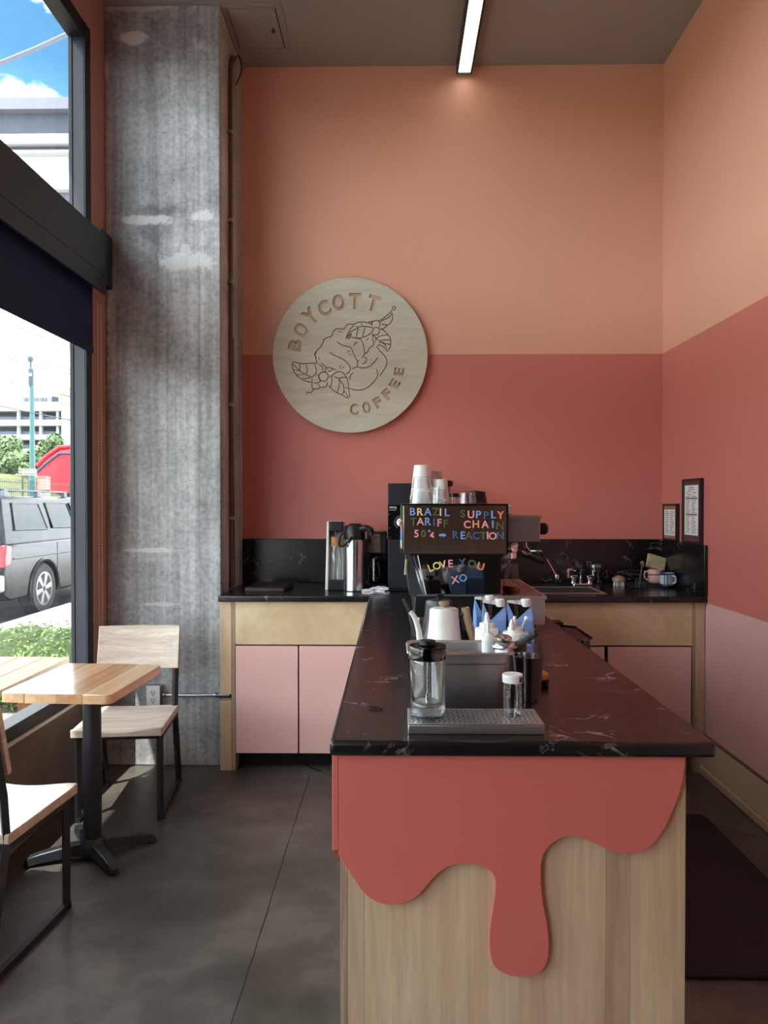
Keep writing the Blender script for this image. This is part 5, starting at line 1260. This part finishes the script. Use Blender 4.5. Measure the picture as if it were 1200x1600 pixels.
# milk cartons
def carton(label, xa, xb, Y, ytop, capx, turn):
    k = Y / F; w = (xb - xa) * k; x0 = px(xa, 785, Y=Y).x; dpt = .075; z1 = px(xa, ytop, Y=Y).z; zs_ = z1 - .048
    t = thing('milk_carton', label, 'carton', (x0 + w / 2, Y + dpt / 2, ZW), turn, 'blue milk cartons in front of the espresso machine')
    hw, hd = w / 2, dpt / 2; H = zs_ - ZW; T = z1 - ZW
    MB().box(-hw, hw, -hd, hd, 0, H).obj('carton_body', M['blue'], t, world=False, bevel=.0015)
    # sloped gable top: high crease at the back left, sloping to the front right
    top = MB().add([(-hw, -hd, H), (hw, -hd, H), (hw, hd, H), (-hw, hd, H), (-hw, 0, T), (hw, 0, T - .010)],
                   [(0, 1, 5, 4), (2, 3, 4, 5), (3, 0, 4), (1, 2, 5), (3, 2, 1, 0)]).obj('gable_top', M['blue'], t, world=False)
    blk = M['glossblack']
    def G_(u, w):      # point on the front gable slope, u across 0..1, w up 0..1, just proud of it
        return (-hw + 2 * hw * u, -hd + hd * w - .0009, H + (T - .010 * u - H) * w + .0007)
    MB().add([G_(.02, .97), G_(.30, .02), G_(.97, .95)], [(0, 1, 2)]).obj('black_fold', blk, t, world=False, smooth=False)
    MB().box(-hw, hw, -.0012, .0012, T - .011, T + .006).obj('top_fin', M['white'], t, world=False)
    c = (hw * capx, .004, 0)
    MB().lathe([(.0135, T - .012), (.014, T - .008), (.014, T + .008), (.012, T + .010)], c, 20).obj('screw_cap', M['white'], t, world=False)
    e_ = MB().lathe([(.013, -hd - .0003), (.013, -hd - .0007)], (hw * .05, 0, H * .78), 20, 'Y').obj('emblem', M['navyink'], t, world=False)
    MB().lathe([(.0085, -hd - .0008), (.0085, -hd - .0011)], (hw * .05, 0, H * .78), 20, 'Y').obj('emblem_ring', M['blue'], e_, world=False)
    MB().lathe([(.004, -hd - .0012), (.004, -hd - .0015)], (hw * .05, 0, H * .785), 12, 'Y').obj('emblem_dot', M['navyink'], e_, world=False)
    sq = [(-hw * .1 + i * hw * .95 / 12, -hd - .0009, H * .62 + .004 * math.sin(i * 1.9)) for i in range(13)]
    MB().tube(sq, .0018, 4).obj('script_mark', M['navyink'], t, world=False)
    MB().box(hw * .35, hw * .85, -hd - .001, -hd - .0003, H * .55, H * .57).obj('white_mark', M['white'], t, world=False)
    return t
carton('blue milk carton with black fold, beside the brown sauce bottle', 796, 834, 2.12, 944, .55, -.05)
carton('blue milk carton with black fold, behind the frosted squeeze bottle', 757, 792, 2.12, 944, .55, -.04)
carton('blue milk carton mostly hidden behind another carton', 744, 779, 2.22, 938, .35, .02)
# binder clips on the carton tops
for (xx_, yy_, Y_, lab) in ((805, 944, 2.157, 'thin wire clip on the blue carton beside the sauce bottle'), (765, 944, 2.157, 'thin wire clip on the blue carton behind the frosted bottle'), (752, 938, 2.257, 'thin wire clip on the hidden blue carton')):
    p = px(xx_, yy_, Y=Y_)
    MBc = MB().tube(smooth_pts([p + Vector((-.004, .001, .008)), p + Vector((-.003, -.006, .009)), p + Vector((-.003, -.030, -.028)), p + Vector((.002, -.030, -.028)), p + Vector((.003, -.006, .009)), p + Vector((.003, .001, .008))]), .0009, 5)
    tag(MBc.obj('wire_clip', M['chrome']), lab, 'clip')
# kettles
def kettle(label, cx_, Y, ytop, wtop, wbot, body, knob, handle_mat, grip_mat, spout_px, handle_px):
    k = Y / F; x = px(cx_, 785, Y=Y).x; zt5 = px(cx_, ytop, Y=Y).z
    t = thing('gooseneck_kettle', label, 'kettle', (x, Y, ZW))
    H = zt5 - ZW; rt, rb = wtop / 2 * k, wbot / 2 * k
    MB().lathe([(rb * .96, ZW), (rb, ZW + .004), (rb, ZW + .016), (rb * .9, ZW + .018)], (x, Y, 0), 36).obj('heating_base', M['blackplastic'], t)
    prof = [(rb * .93, ZW + .0185), (rb * .97, ZW + .024), (rb * .94, ZW + H * .30)]
    for i in range(1, 9):
        u = i / 8; r = rb * .94 + (rt - rb * .94) * (1 - (1 - u) ** 1.5); prof.append((r, ZW + H * (.30 + .68 * u)))
    prof += [(rt * .97, zt5), (rt * .90, zt5 - .001)]
    MB().lathe(prof, (x, Y, 0), 40).obj('kettle_body', body, t)
    ld2 = MB().lathe([(rt * .88, zt5 - .0005), (rt * .86, zt5 + .002), (rt * .3, zt5 + .004)], (x, Y, 0), 32).obj('lid', body, t)
    MB().lathe([(.008, zt5 + .0042), (.008, zt5 + .009), (.015, zt5 + .011), (.017, zt5 + .017), (.014, zt5 + .021)], (x, Y, 0), 20).obj('lid_knob', knob, ld2)
    sp2 = [px(a, b, Y=Y - .01) for a, b in spout_px]; sp2 = [Vector((x - rb * .8, Y - .01, ZW + .05))] + sp2
    pts = smooth_pts(sp2, 5); MB().tube(pts, [.0105 - .004 * i / (len(pts) - 1) for i in range(len(pts))], 12).obj('spout', body, t)
    hp = [px(a, b, Y=Y) for a, b in handle_px]
    MB().tube([Vector((x + rt * .92, Y, zt5 - .028)), hp[0] + Vector((0, 0, -.012)), hp[0]], [.008, .009, .010], 10).obj('handle_mount', grip_mat, t)
    MB().tube(smooth_pts(hp, 4), [.012] * (4 * (len(hp) - 1) + 1), 12).obj('handle_grip', handle_mat, t)
    return t
kettle('white gooseneck kettle with wooden knob and handle', 694, 2.14, 951, 45, 66, M['whiteenamel'], M['kwood'], M['kwood'], M['blackplastic'], [(657, 1004), (654, 985), (648, 965), (641, 956)], [(727, 949), (729, 962), (734, 980), (741, 1003)])
kettle('dark grey gooseneck kettle standing behind the white kettle', 686, 2.45, 938, 42, 60, M['darkgrey'], M['blackplastic'], M['blackplastic'], M['blackplastic'], [(652, 990), (645, 975), (640, 955), (630, 936)], [(716, 944), (718, 950), (722, 965), (727, 985)])
# steel cup, wooden coaster
uY = 1.862; k = uY / F; ux = px(825, 785, Y=uY).x
tag(MB().lathe([(.0001, ZW), (18 * k, ZW), (18.8 * k, ZW + .003), (23.5 * k, px(825, 1031, Y=uY - .04).z), (24.5 * k, px(825, 1029, Y=uY - .04).z), (23 * k, px(825, 1029, Y=uY - .04).z), (17.6 * k, ZW + .004), (.0001, ZW + .003)], (ux + .001, uY, 0), 36).obj('steel_cup', steel('polished cup steel', G(.5), .12, (1, 1, 1))), 'tall polished steel mixing cup beside the food pan', 'cup')
wY = 2.02; wx = px(842, 785, Y=wY).x
wc = thing('tamper_stand', 'wooden disc on a black base behind the steel cup', 'tamper', (wx, wY, ZW))
MB().lathe([(.026, ZW), (.028, ZW + .003), (.028, ZW + .014)], (wx, wY, 0), 24).obj('base', M['blackplastic'], wc)
MB().lathe([(.026, ZW + .0143), (.029, ZW + .018), (.028, ZW + .030), (.020, ZW + .035)], (wx, wY, 0), 28).obj('wood_top', M['orangewood'], wc)
wY = 2.28; p = px(836, 1010, Y=wY)
tag(MB().lathe([(.014, ZW), (.018, ZW + .003), (.018, ZW + .010), (.012, ZW + .013)], (px(837, 785, Y=wY).x, wY, 0), 20).obj('wooden_stopper', M['kwood']), 'small round wooden stopper near the machine foot', 'stopper')
# hair tie
p = px(586, 1107, Z=ZW)
tag(MB().tube([(p.x + .016 * math.cos(a * PI / 12), p.y + .011 * math.sin(a * PI / 12), ZW + .0016) for a in range(24)], .0014, 6, closed=True).obj('hair_tie', M['rubber']), 'thin black hair tie lying on the island worktop', 'hair tie')
# knock box on the barista edge
kb = thing('knock_box', 'black knock-out box hung on the barista edge of the island', 'knock box', (.70, 2.82, .78))
MB().hexa([(IX1 + .001, 2.70, .78), (IX1 + .07, 2.74, .78), (IX1 + .07, 2.96, .78), (IX1 + .001, 3.0, .78)], [(IX1 + .001, 2.66, .945), (IX1 + .055, 2.74, .945), (IX1 + .055, 2.96, .945), (IX1 + .001, 3.0, .945)]).obj('box', M['blackplastic'], kb, bevel=.004)
MB().tube([(IX1 + .006, 2.66, .947), (IX1 + .058, 2.735, .947), (IX1 + .058, 2.965, .947), (IX1 + .006, 3.0, .947)], .006, 8).obj('rim', M['glossblack'], kb)
MB().box(IX1 + .001, IX1 + .04, 3.10, 3.17, .93, .945).obj('hook', M['blackplastic'], kb)
MB().box(IX1 + .001, IX1 + .01, 3.0, 3.10, .92, .94).obj('arm', M['blackplastic'], kb)

# ------------------------------------------------------------------ outside
GZ = -0.15
def slab(name, x0, x1, y0, y1, z1, mat, label, th=.1): return struct(MB().box(x0, x1, y0, y1, z1 - th, z1).obj(name, mat), label)
slab('sidewalk', -5.0, XO - .001, -12, 40, GZ, M['paving'], 'pale sunlit sidewalk outside the window')
slab('sidewalk', XO, 12, -14, YF - .101, GZ, M['paving'], 'pale sunlit sidewalk in front of the cafe')
sw = bpy.data.objects['sidewalk']
jt = MB()
for i in range(8):
    y = 5.2 + i * 1.2; jt.box(-4.9, -1.9, y, y + .012, GZ, GZ + .0012)
jt.box(-3.4, -3.388, 4, 20, GZ, GZ + .0012)
jt.obj('paving_joint', M['canopydark'], sw)
slab('kerb', -5.2, -5.001, -12, 60, GZ - .005, M['garage'], 'pale street kerb', .2)
slab('street', -14.0, -5.201, -30, 120, GZ - .14, M['asphalt'], 'grey asphalt street')
slab('sidewalk', -16.0, -14.001, -30, 120, GZ, M['paving'], 'far sidewalk across the street')
struct(MB().add([(-16.001, -30, GZ), (-16.001, 200, GZ), (-20, 200, 1.25), (-20, -30, 1.25), (-26, 200, 3.35), (-26, -30, 3.35), (-140, 200, 3.7), (-140, -30, 3.7)], [(0, 1, 2, 3), (3, 2, 4, 5), (5, 4, 6, 7)]).obj('lawn', M['grass']), 'yellow green lawn rising behind the fence')
# unseen roof overhang and awning, added to limit the sun indoors
aw = thing('window_awning', 'narrow dark unseen awning added above the window to cut off the sun', 'awning', (-1.84, 0.5, 2.65))
MB().box(-2.0, XO - .001, -4, 6, 2.66, 2.70).obj('awning_plate', M['blackmetal'], aw)
MB().box(-2.0, -1.985, -4, 6, 2.62, 2.66).obj('front_lip', M['blackmetal'], aw)
struct(MB().box(-1.97, XR + .2, YF - .1, YB + .2, ZC + .201, ZC + .45).obj('roof_slab', M['canopygrey']), 'roof slab with an unseen overhang shaped to block sun from the upper windows')
# banded canopy farther along the street
cn = thing('street_canopy', 'grey and white banded canopy projecting over the sidewalk', 'canopy', (-5, 9.5, 5.0))
zc = lambda y: px(50, y, Y=9.0).z
for (ya, yb, m_, yo) in ((152, 170, 'canopygrey', 0), (170, 205, 'canopydark', .12), (205, 220, 'canopywhite', .06), (220, 228, 'canopydark', .16), (228, 232, 'canopywhite', .1), (232, 285, 'canopywhite', .2), (285, 330, 'canopygrey', .3)):
    MB().box(-9.5, -1.9, 9.0 + yo, 11.5, zc(yb), zc(ya)).obj('band', M[m_], cn)
for x in (-2.1, -9.3): MB().box(x - .12, x + .12, 11.0, 11.24, GZ, zc(330)).obj('post', M['canopydark'], cn)
# bench outside the window
bz = .45
bn = thing('outdoor_bench', 'weathered plank bench standing outside the window', 'bench', (-2.5, 3.6, GZ))
for i in range(5):
    xa = -2.10 - i * .165; MB().box(xa - .158, xa, 2.2, 4.72 + random.uniform(-.01, .01), bz - .04, bz).obj('plank', M['bench'], bn, bevel=.004)
for y in (2.5, 4.4):
    for x in (-2.2, -2.8): MB().box(x - .05, x + .05, y - .05, y + .05, GZ, bz - .04).obj('leg', M['benchleg'], bn)
    MB().box(-2.88, -2.13, y - .03, y + .03, bz - .12, bz - .041).obj('cross_rail', M['benchleg'], bn)
# leaves
def leaf_cloud(centers, n_, size, mat, name, parent, seedv=1):
    rnd = random.Random(seedv); v = []; f = []
    tot = sum(c[3] * c[4] * c[5] for c in centers)
    for c in centers:
        kk = int(n_ * c[3] * c[4] * c[5] / tot)
        for _ in range(kk):
            d = Vector((rnd.gauss(0, 1), rnd.gauss(0, 1), rnd.gauss(0, 1))).normalized(); rr_ = .62 + .42 * rnd.random() ** .6
            p = Vector((c[0] + d.x * c[3] * rr_, c[1] + d.y * c[4] * rr_, c[2] + d.z * c[5] * rr_))
            nrm = (d + Vector((rnd.uniform(-.8, .8), rnd.uniform(-.8, .8), rnd.uniform(-.3, .9)))).normalized()
            a = nrm.orthogonal().normalized(); a = Matrix.Rotation(rnd.random() * 6.28, 3, nrm) @ a; b = nrm.cross(a); s_ = size * rnd.uniform(.7, 1.3)
            i0 = len(v); v += [p - a * s_, p + b * s_ * .45, p + a * s_, p - b * s_ * .45]; f.append((i0, i0 + 1, i0 + 2, i0 + 3))
    o = MB().add(v, f).obj(name, mat, parent, smooth=False); return stuff(o)
hg = thing('box_hedge', 'clipped bright green hedge on the sunny sidewalk behind the bench', 'hedge', (-3.2, 5.8, GZ))
blobs = [(-2.55 - .42 * i, 5.75 + .1 * (i % 2), .14, .40, .5, .36) for i in range(5)]
hm = MB()
for c in blobs: hm.ball(c[:3], (c[3] * .88, c[4] * .88, c[5] * .88), 14, 10)
hm.obj('branches', plain('hedge dark core', srgb(40, 60, 20), .9), hg)
leaf_cloud(blobs, 22000, .015, M['leaf'], 'leaves', hg, 3)
# parked car
def car():
    y0 = px(0, 785, X=-5.45).y + .10      # tail
    t = thing('parked_car', 'dark slate sport utility vehicle parked at the kerb', 'car', (-6.45, y0 + 2.6, GZ - .14))
    g = GZ - .14; xs, xf = -5.45, -7.45; Lh = 5.3; H = 1.86
    def S(pts, xa, xb, name, mat, par=t, bv=.03): return MB().prism([(y0 + a, g + b) for a, b in pts], 'X', xa, xb).obj(name, mat, par, bevel=bv)
    S([(0.02, .42), (0, .75), (.05, 1.10), (.35, 1.14), (3.9, 1.12), (5.0, 1.02), (5.22, .85), (5.25, .5), (5.1, .34), (4.75, .32), (4.62, .66), (4.4, .80), (4.05, .80), (3.85, .66), (3.72, .32), (1.72, .32), (1.60, .66), (1.38, .82), (.98, .82), (.76, .66), (.64, .34), (.15, .34)], xf, xs, 'body', M['carpaint'])
    # greenhouse, narrower at the roof
    bot = [(.06, 1.11), (3.75, 1.11)]; top = [(.28, H - .02), (2.75, H - .02)]
    gh = MB().add([(xs - .02, y0 + .05, g + 1.11), (xs - .02, y0 + 3.75, g + 1.10), (xf + .02, y0 + 3.75, g + 1.10), (xf + .02, y0 + .05, g + 1.11),
                   (xs - .20, y0 + .25, g + H - .03), (xs - .20, y0 + 2.75, g + H - .03), (xf + .20, y0 + 2.75, g + H - .03), (xf + .20, y0 + .25, g + H - .03)],
                  [(0, 1, 5, 4), (1, 2, 6, 5), (2, 3, 7, 6), (3, 0, 4, 7), (4, 5, 6, 7), (3, 2, 1, 0)]).obj('cabin', M['carpaint'], t, bevel=.05, seg=3)
    def side(y, z):
        f_ = (z - 1.11) / (H - .03 - 1.11); return (xs - .02 - .18 * f_ + .006, y0 + y, g + z)
    for (ya, yb, yc, yd) in ((.42, 1.42, 1.30, .52), (1.60, 2.42, 2.30, 1.55), (2.52, 3.35, 2.72, 2.42)):
        q_ = [side(ya, 1.34), side(yb, 1.32), side(yc, 1.72), side(yd, 1.73)]
        MB().add(q_ + [(a + .004, b, c + .001) for a, b, c in q_], [(0, 1, 2, 3), (4, 5, 6, 7), (0, 1, 5, 4), (1, 2, 6, 5), (2, 3, 7, 6), (3, 0, 4, 7)]).obj('side_window', M['carglass'], t)
        c_ = [Vector(p) + Vector((.006, 0, 0)) for p in q_]; MB().tube(c_, .012, 6, closed=True).obj('window_trim', M['blackplastic'], t)
    MB().add([(xs - .16, y0 + .035, g + 1.2), (xf + .16, y0 + .035, g + 1.2), (xf + .30, y0 + .20, g + 1.72), (xs - .30, y0 + .20, g + 1.72)], [(0, 1, 2, 3)]).obj('rear_window', M['carglass'], t)
    for wy_ in (1.18, 4.24):
        for sx_ in (1, -1):
            X = xs - .12 if sx_ > 0 else xf + .12
            wh = MB().lathe([(.24, -.11), (.37, -.12), (.40, -.08), (.40, .08), (.37, .12), (.26, .115)], (X, y0 + wy_, g + .40), 32, 'X').obj('tyre', M['tyre'], t)
            xo = X + sx_ * .122
            MB().lathe([(.255, X + sx_ * .10), (.262, X + sx_ * .118), (.240, X + sx_ * .121), (.235, X + sx_ * .09)], (0, y0 + wy_, g + .40), 32, 'X', caps=False).obj('rim', M['rim'], wh)
            MB().lathe([(.235, X + sx_ * .07), (.235, X + sx_ * .072)], (0, y0 + wy_, g + .40), 32, 'X').obj('brake_shadow', M['tyre'], wh)
            for i in range(6):
                a = i * PI / 3 + .2; u = Vector((0, math.cos(a), math.sin(a))); w_ = Vector((0, -math.sin(a), math.cos(a))); c = Vector((X + sx_ * .10, y0 + wy_, g + .40))
                e1 = Vector((sx_ * .018, 0, 0))
                MB().hexa([c + u * .04 - w_ * .03, c + u * .245 - w_ * .055, c + u * .245 + w_ * .055, c + u * .04 + w_ * .03], [c + e1 + u * .04 - w_ * .022, c + e1 + u * .245 - w_ * .045, c + e1 + u * .245 + w_ * .045, c + e1 + u * .04 + w_ * .022]).obj('spoke', M['rim'], wh)
    for wy_ in (1.18, 4.24):
        pts = [(xs + .004, y0 + wy_ + .47 * math.cos(a), g + .40 + .46 * math.sin(a)) for a in [PI * i / 14 for i in range(-1, 16)]]
        MB().tube(pts, .022, 6).obj('arch_trim', M['carpaint'], t)
    MB().prism([(y0 - .012, g + .82), (y0 + .16, g + .84), (y0 + .20, g + 1.12), (y0 + .03, g + 1.14)], 'X', xs - .16, xs + .012).obj('tail_lamp', M['taillight'], t, bevel=.02)
    MB().prism([(y0 - .012, g + .82), (y0 + .16, g + .84), (y0 + .20, g + 1.12), (y0 + .03, g + 1.14)], 'X', xf - .012, xf + .16).obj('tail_lamp', M['taillight'], t, bevel=.02)
    MB().box(xf + .02, xs - .0, y0 - .10, y0 + .03, g + .48, g + .72).obj('rear_bumper', M['rim'], t, bevel=.03)
    for sx_ in (xs - .26, xf + .26):
        MB().tube([(sx_, y0 + .45, g + H + .06), (sx_, y0 + 2.5, g + H + .05)], .02, 8).obj('roof_rail', M['blackplastic'], t)
        for yy in (.5, 1.5, 2.45): MB().box(sx_ - .03, sx_ + .03, y0 + yy - .06, y0 + yy + .06, g + H - .04, g + H + .05).obj('rail_foot', M['garagegrey'], t, bevel=.01)
    for yy in (.95, 1.95): MB().tube([(xf + .26, y0 + yy, g + H + .07), (xs - .26, y0 + yy, g + H + .07)], .018, 8).obj('cross_bar', M['blackplastic'], t)
    for yy in (1.62, 2.50): MB().box(xs, xs + .003, y0 + yy, y0 + yy + .012, g + .45, g + 1.10).obj('door_gap', M['void'], t)
    for yy in (2.30, 3.2): MB().box(xs, xs + .03, y0 + yy - .12, y0 + yy + .05, g + .98, g + 1.01).obj('door_handle', M['carpaint'], t, bevel=.008)
    MB().tube([(xs + .003, y0 + .25, g + .93), (xs + .004, y0 + 5.0, g + .90)], .012, 6).obj('body_crease', M['carpaint'], t)
car()
# lamp post, one way sign
X_P = -14.4
pb = px(53, 780, X=X_P); PYp = pb.y
lp = thing('lamp_post', 'tall teal street pole with a cabinet box near its top', 'street pole', (pb.x, PYp, GZ))
zz = lambda y: px(50, y, Y=PYp).z
kp = PYp / F; xP = px(51, 785, Y=PYp).x
MB().lathe([(4.6 * kp, GZ), (4.6 * kp, zz(755)), (4.9 * kp, zz(754)), (4.9 * kp, zz(750)), (3.5 * kp, zz(749))], (xP, PYp, 0), 20).obj('base', M['teal'], lp)
MB().lathe([(4.0 * kp, zz(749)), (3.2 * kp, zz(605))], (xP, PYp, 0), 20).obj('pole', M['teal'], lp)
tealdark = plain('teal dark', srgb(34, 64, 70), .5)
MB().lathe([(3.2 * kp, zz(605)), (4.3 * kp, zz(600)), (4.4 * kp, zz(577)), (3.6 * kp, zz(576))], (xP - 1.2 * kp, PYp, 0), 8).obj('cabinet_box', tealdark, lp)
MB().box(xP - 3.4 * kp, xP + 1.6 * kp, PYp - 4.9 * kp, PYp - 4.2 * kp, zz(588), zz(584)).obj('white_plate', M['white'], lp)
MB().lathe([(1.6 * kp, zz(576)), (1.6 * kp, zz(565))], (xP - 1.6 * kp, PYp, 0), 10).obj('neck', tealdark, lp)
MB().lathe([(3.8 * kp, zz(565)), (4.3 * kp, zz(562)), (4.0 * kp, zz(558)), (.3 * kp, zz(556)), (.2 * kp, zz(546))], (xP - 2 * kp, PYp, 0), 10).obj('cap', tealdark, lp)
YS_ = PYp - 2.5; ks_ = YS_ / F
sgx = px(43.5, 785, Y=YS_).x; sgz = px(43, 737.5, Y=YS_).z
ow = thing('one_way_sign', 'black and white ONE WAY street sign on a thin post', 'street sign', (sgx, YS_, GZ))
MB().box(sgx - 13.5 * ks_, sgx + 13.5 * ks_, YS_, YS_ + .02, sgz - 4.6 * ks_, sgz + 4.6 * ks_).obj('sign_plate', M['white'], ow)
MB().box(sgx - 12.6 * ks_, sgx + 12.6 * ks_, YS_ - .004, YS_ - .0005, sgz - 3.6 * ks_, sgz + 3.6 * ks_).obj('black_field', M['blackplastic'], ow)
ar = [(-12, 0), (-7, 3.2), (-7, 2.2), (11.5, 2.2), (11.5, -2.2), (-7, -2.2), (-7, -3.2)]
MB().prism([(sgx + a * ks_, sgz + b * ks_) for a, b in ar], 'Y', YS_ - .009, YS_ - .0045).obj('arrow', M['white'], ow)
vs, fs, ext = text_mesh('ONE WAY', .5, .002, .01)
upright(vs, fs, (sgx + 2.5 * ks_, YS_ - .0105, sgz), 0, 15 * ks_, 3.0 * ks_, ext).obj('lettering', M['blackplastic'], ow, smooth=False)
MB().tube([(sgx, YS_ + .05, GZ), (sgx, YS_ + .05, sgz + 3 * ks_)], .03, 8).obj('sign_post', M['darkgrey'], ow)
# fence with brick pier
X_F = -17.0
fz = lambda X: 0.1
brp = px(65, 785, X=X_F); by = brp.y; kb_ = by / F
bxp = px(66, 785, Y=by).x
pr = thing('brick_pier', 'red brick fence pier beside the teal pole', 'pier', (bxp, by, -.1))
MB().box(bxp - 8 * kb_, bxp + 6 * kb_, by, by + .45, -.1, px(66, 746, Y=by).z).obj('pier_body', M['brick'], pr)
MB().box(bxp - 8.6 * kb_, bxp + 6.6 * kb_, by - .03, by + .48, px(66, 746, Y=by).z, px(66, 744, Y=by).z).obj('pier_cap', M['brick'], pr)
dkf = plain('dark fence green', srgb(44, 54, 48), .6)
def fence(y0, y1, label, top):
    t = thing('iron_fence', label, 'fence', (X_F, (y0 + y1) / 2, 0))
    for z in (top - .15, .45): MB().tube([(X_F, y0, z), (X_F, y1, z)], .02, 6).obj('rail', dkf, t)
    m = MB(); yy = y0
    while yy < y1: m.tube([(X_F, yy, .05), (X_F, yy, top)], .012, 4); yy += .16
    stuff(m.obj('pickets', dkf, t))
    yy = y0
    while yy < y1 + .1: MB().tube([(X_F, yy, 0), (X_F, yy, top + .1)], .045, 6).obj('post', dkf, t); yy += 2.4
fence(by - 9.0, by - .3, 'thin iron picket fence on the lawn left of the brick pier', px(20, 748, X=X_F).z)
fence(by + .8, by + 9.2, 'thin iron picket fence on the lawn beyond the brick pier', px(90, 753, X=X_F).z)
# inflatable slide
iY = 48.0; X_I = None
I = lambda a, b: (px(a, b, Y=iY).x, px(a, b, Y=iY).z)
inf = thing('inflatable_slide', 'red inflatable slide with a slate stripe on the lawn', 'inflatable', (I(90, 740)[0], iY, I(90, 742)[1]))
red_poly = [I(56, 772), I(56, 735), I(70, 718), I(92, 703), I(130, 700), I(130, 772)]
MB().prism(red_poly, 'Y', iY, iY + 3).obj('red_body', M['red'], inf, bevel=.1)
st_ = [I(57, 738), I(72, 724), I(92, 709), I(100, 708), I(130, 710)]
MB().tube([(a, iY - .02, b) for a, b in st_], .085, 8).obj('slate_stripe', M['slate'], inf)
MB().tube([(a, iY + .1, b + .12) for a, b in [I(57, 731), I(72, 716), I(92, 702), I(130, 699)]], .16, 10).obj('top_bolster', M['red'], inf)
# trees
def tree(label, cx_, cy_, Y, w, h, n_, seedv):
    c = px(cx_, cy_, Y=Y); k = Y / F
    zg = 3.4; t = thing('leafy_tree', label, 'tree', (c.x, Y, zg))
    MB().tube([(c.x, Y, zg - .1), (c.x + .1, Y, c.z - h * k * .3), (c.x, Y, c.z)], [.25, .18, .08], 8).obj('trunk', M['bark'], t)
    rnd = random.Random(seedv); cs = []
    for _ in range(9):
        cs.append((c.x + rnd.uniform(-.33, .33) * w * k, Y + rnd.uniform(-.3, .3) * w * k, c.z + rnd.uniform(-.33, .33) * h * k, w * k * .26, w * k * .26, h * k * .24))
    leaf_cloud(cs, n_, .21, M['treeleaf'], 'foliage', t, seedv)
tree('round leafy tree in front of the parking garage, left of the teal pole', 18, 712, 58, 70, 62, 3200, 11)
tree('pale leafy tree behind the red slide', 78, 706, 60, 52, 60, 2600, 12)
tree('low leafy tree close to the teal pole', 44, 724, 51, 34, 36, 1500, 13)
# parking garage
GY = 150.0
Gp = lambda a, b: (px(a, b, Y=GY).x, px(a, b, Y=GY).z)
gg = thing('parking_garage', 'white concrete parking garage with dark open decks', 'building', (Gp(20, 740)[0], GY, 2))
xa, xb = Gp(-160, 700)[0], Gp(95, 700)[0]
MB().box(xa, xb, GY + 3, GY + 20, 2, Gp(0, 632)[1]).obj('deck_interior', M['garagedark'], gg)
for (ya, yb) in ((628, 642), (656, 665), (679, 687), (701, 710), (722, 760)):
    MB().box(xa, xb, GY, GY + 2.99, Gp(0, yb)[1], Gp(0, ya)[1]).obj('parapet', M['garage'], gg)
for (ya, yb) in ((650, 656), (673, 679), (694, 701)):
    MB().box(xa, xb, GY + 1.5, GY + 1.6, Gp(0, yb)[1], Gp(0, ya)[1]).obj('guard_wall', M['garagegrey'], gg)
for xx_ in (-120, -80, -35, 22, 57, 84): MB().box(Gp(xx_, 0)[0] - .25, Gp(xx_, 0)[0] + .25, GY + .5, GY + 1.2, 2, Gp(0, 642)[1]).obj('pillar', M['garage'], gg)
MB().box(Gp(93, 0)[0], Gp(140, 0)[0], GY - .3, GY + 20, 2, Gp(0, 606)[1]).obj('stair_tower', M['garage'], gg)
ph = MB().box(Gp(8, 0)[0], Gp(62, 0)[0], GY + 6, GY + 14, Gp(0, 628)[1] - .5, Gp(0, 612)[1]).obj('penthouse', M['garage'], gg)
for i, xx_ in enumerate((10, 16, 22.5, 29, 36.5, 43, 55)):
    MB().box(Gp(xx_, 0)[0], Gp(xx_ + 5.2, 0)[0], GY + 5.8, GY + 5.99, Gp(0, 627.5)[1], Gp(0, 615)[1]).obj('window', M['garagegrey'], ph)
MB().prism([Gp(62, 628), Gp(83, 628), Gp(83, 618.5), Gp(62, 612.5)], 'Y', GY + 5.5, GY + 13).obj('shed', M['garagedark'], gg)
for (pts, cols) in (([(93, 609), (104, 617)], 0), ([(94, 700), (104, 690)], 1)):
    for i, c in enumerate(((238, 150, 190), (246, 200, 90), (250, 235, 120), (150, 215, 120), (120, 215, 225), (110, 150, 200))):
        o_ = 3.2 * i if cols == 0 else 2.2 * (5 - i)
        q_ = [Gp(93, pts[0][1] + o_), Gp(104.5, pts[1][1] + o_), Gp(104.5, pts[1][1] + o_ + 3.1), Gp(93, pts[0][1] + o_ + 3.1)]
        MB().prism(q_, 'Y', GY - .42, GY - .31).obj('rainbow_stripe', plain('stripe %d' % i, srgb(*c), .7), gg)
# overhead cables
cabm = plain('cable', srgb(60, 64, 72), .7)
for (a, b, Y_, lab) in (((-20, 492), (130, 549), 14, 'high dark cable sloping across the sky below the shade'), ((-20, 540), (130, 583), 22, 'thin overhead cable crossing the teal pole top'), ((-20, 553), (130, 589), 24, 'thin overhead cable just below the one crossing the pole top'),
                        ((-20, 589), (22, 597), 30, 'short span of overhead cable left of the teal pole'), ((56, 606), (130, 624), 30, 'overhead cable above the garage roof'), ((-20, 630), (130, 660), 26, 'slack overhead cable in front of the garage decks'), ((-20, 107), (130, 42), 12, 'steel rod crossing the sky in the upper window')):
    p0, p1 = px(*a, Y=Y_), px(*b, Y=Y_); mid = (p0 + p1) / 2 + Vector((0, 0, -.02))
    r = .035 if Y_ == 12 else .0008 * Y_
    tag(MB().tube([p0, mid, p1], r, 6).obj('overhead_cable', M['canopygrey'] if Y_ == 12 else cabm), lab, 'cable')
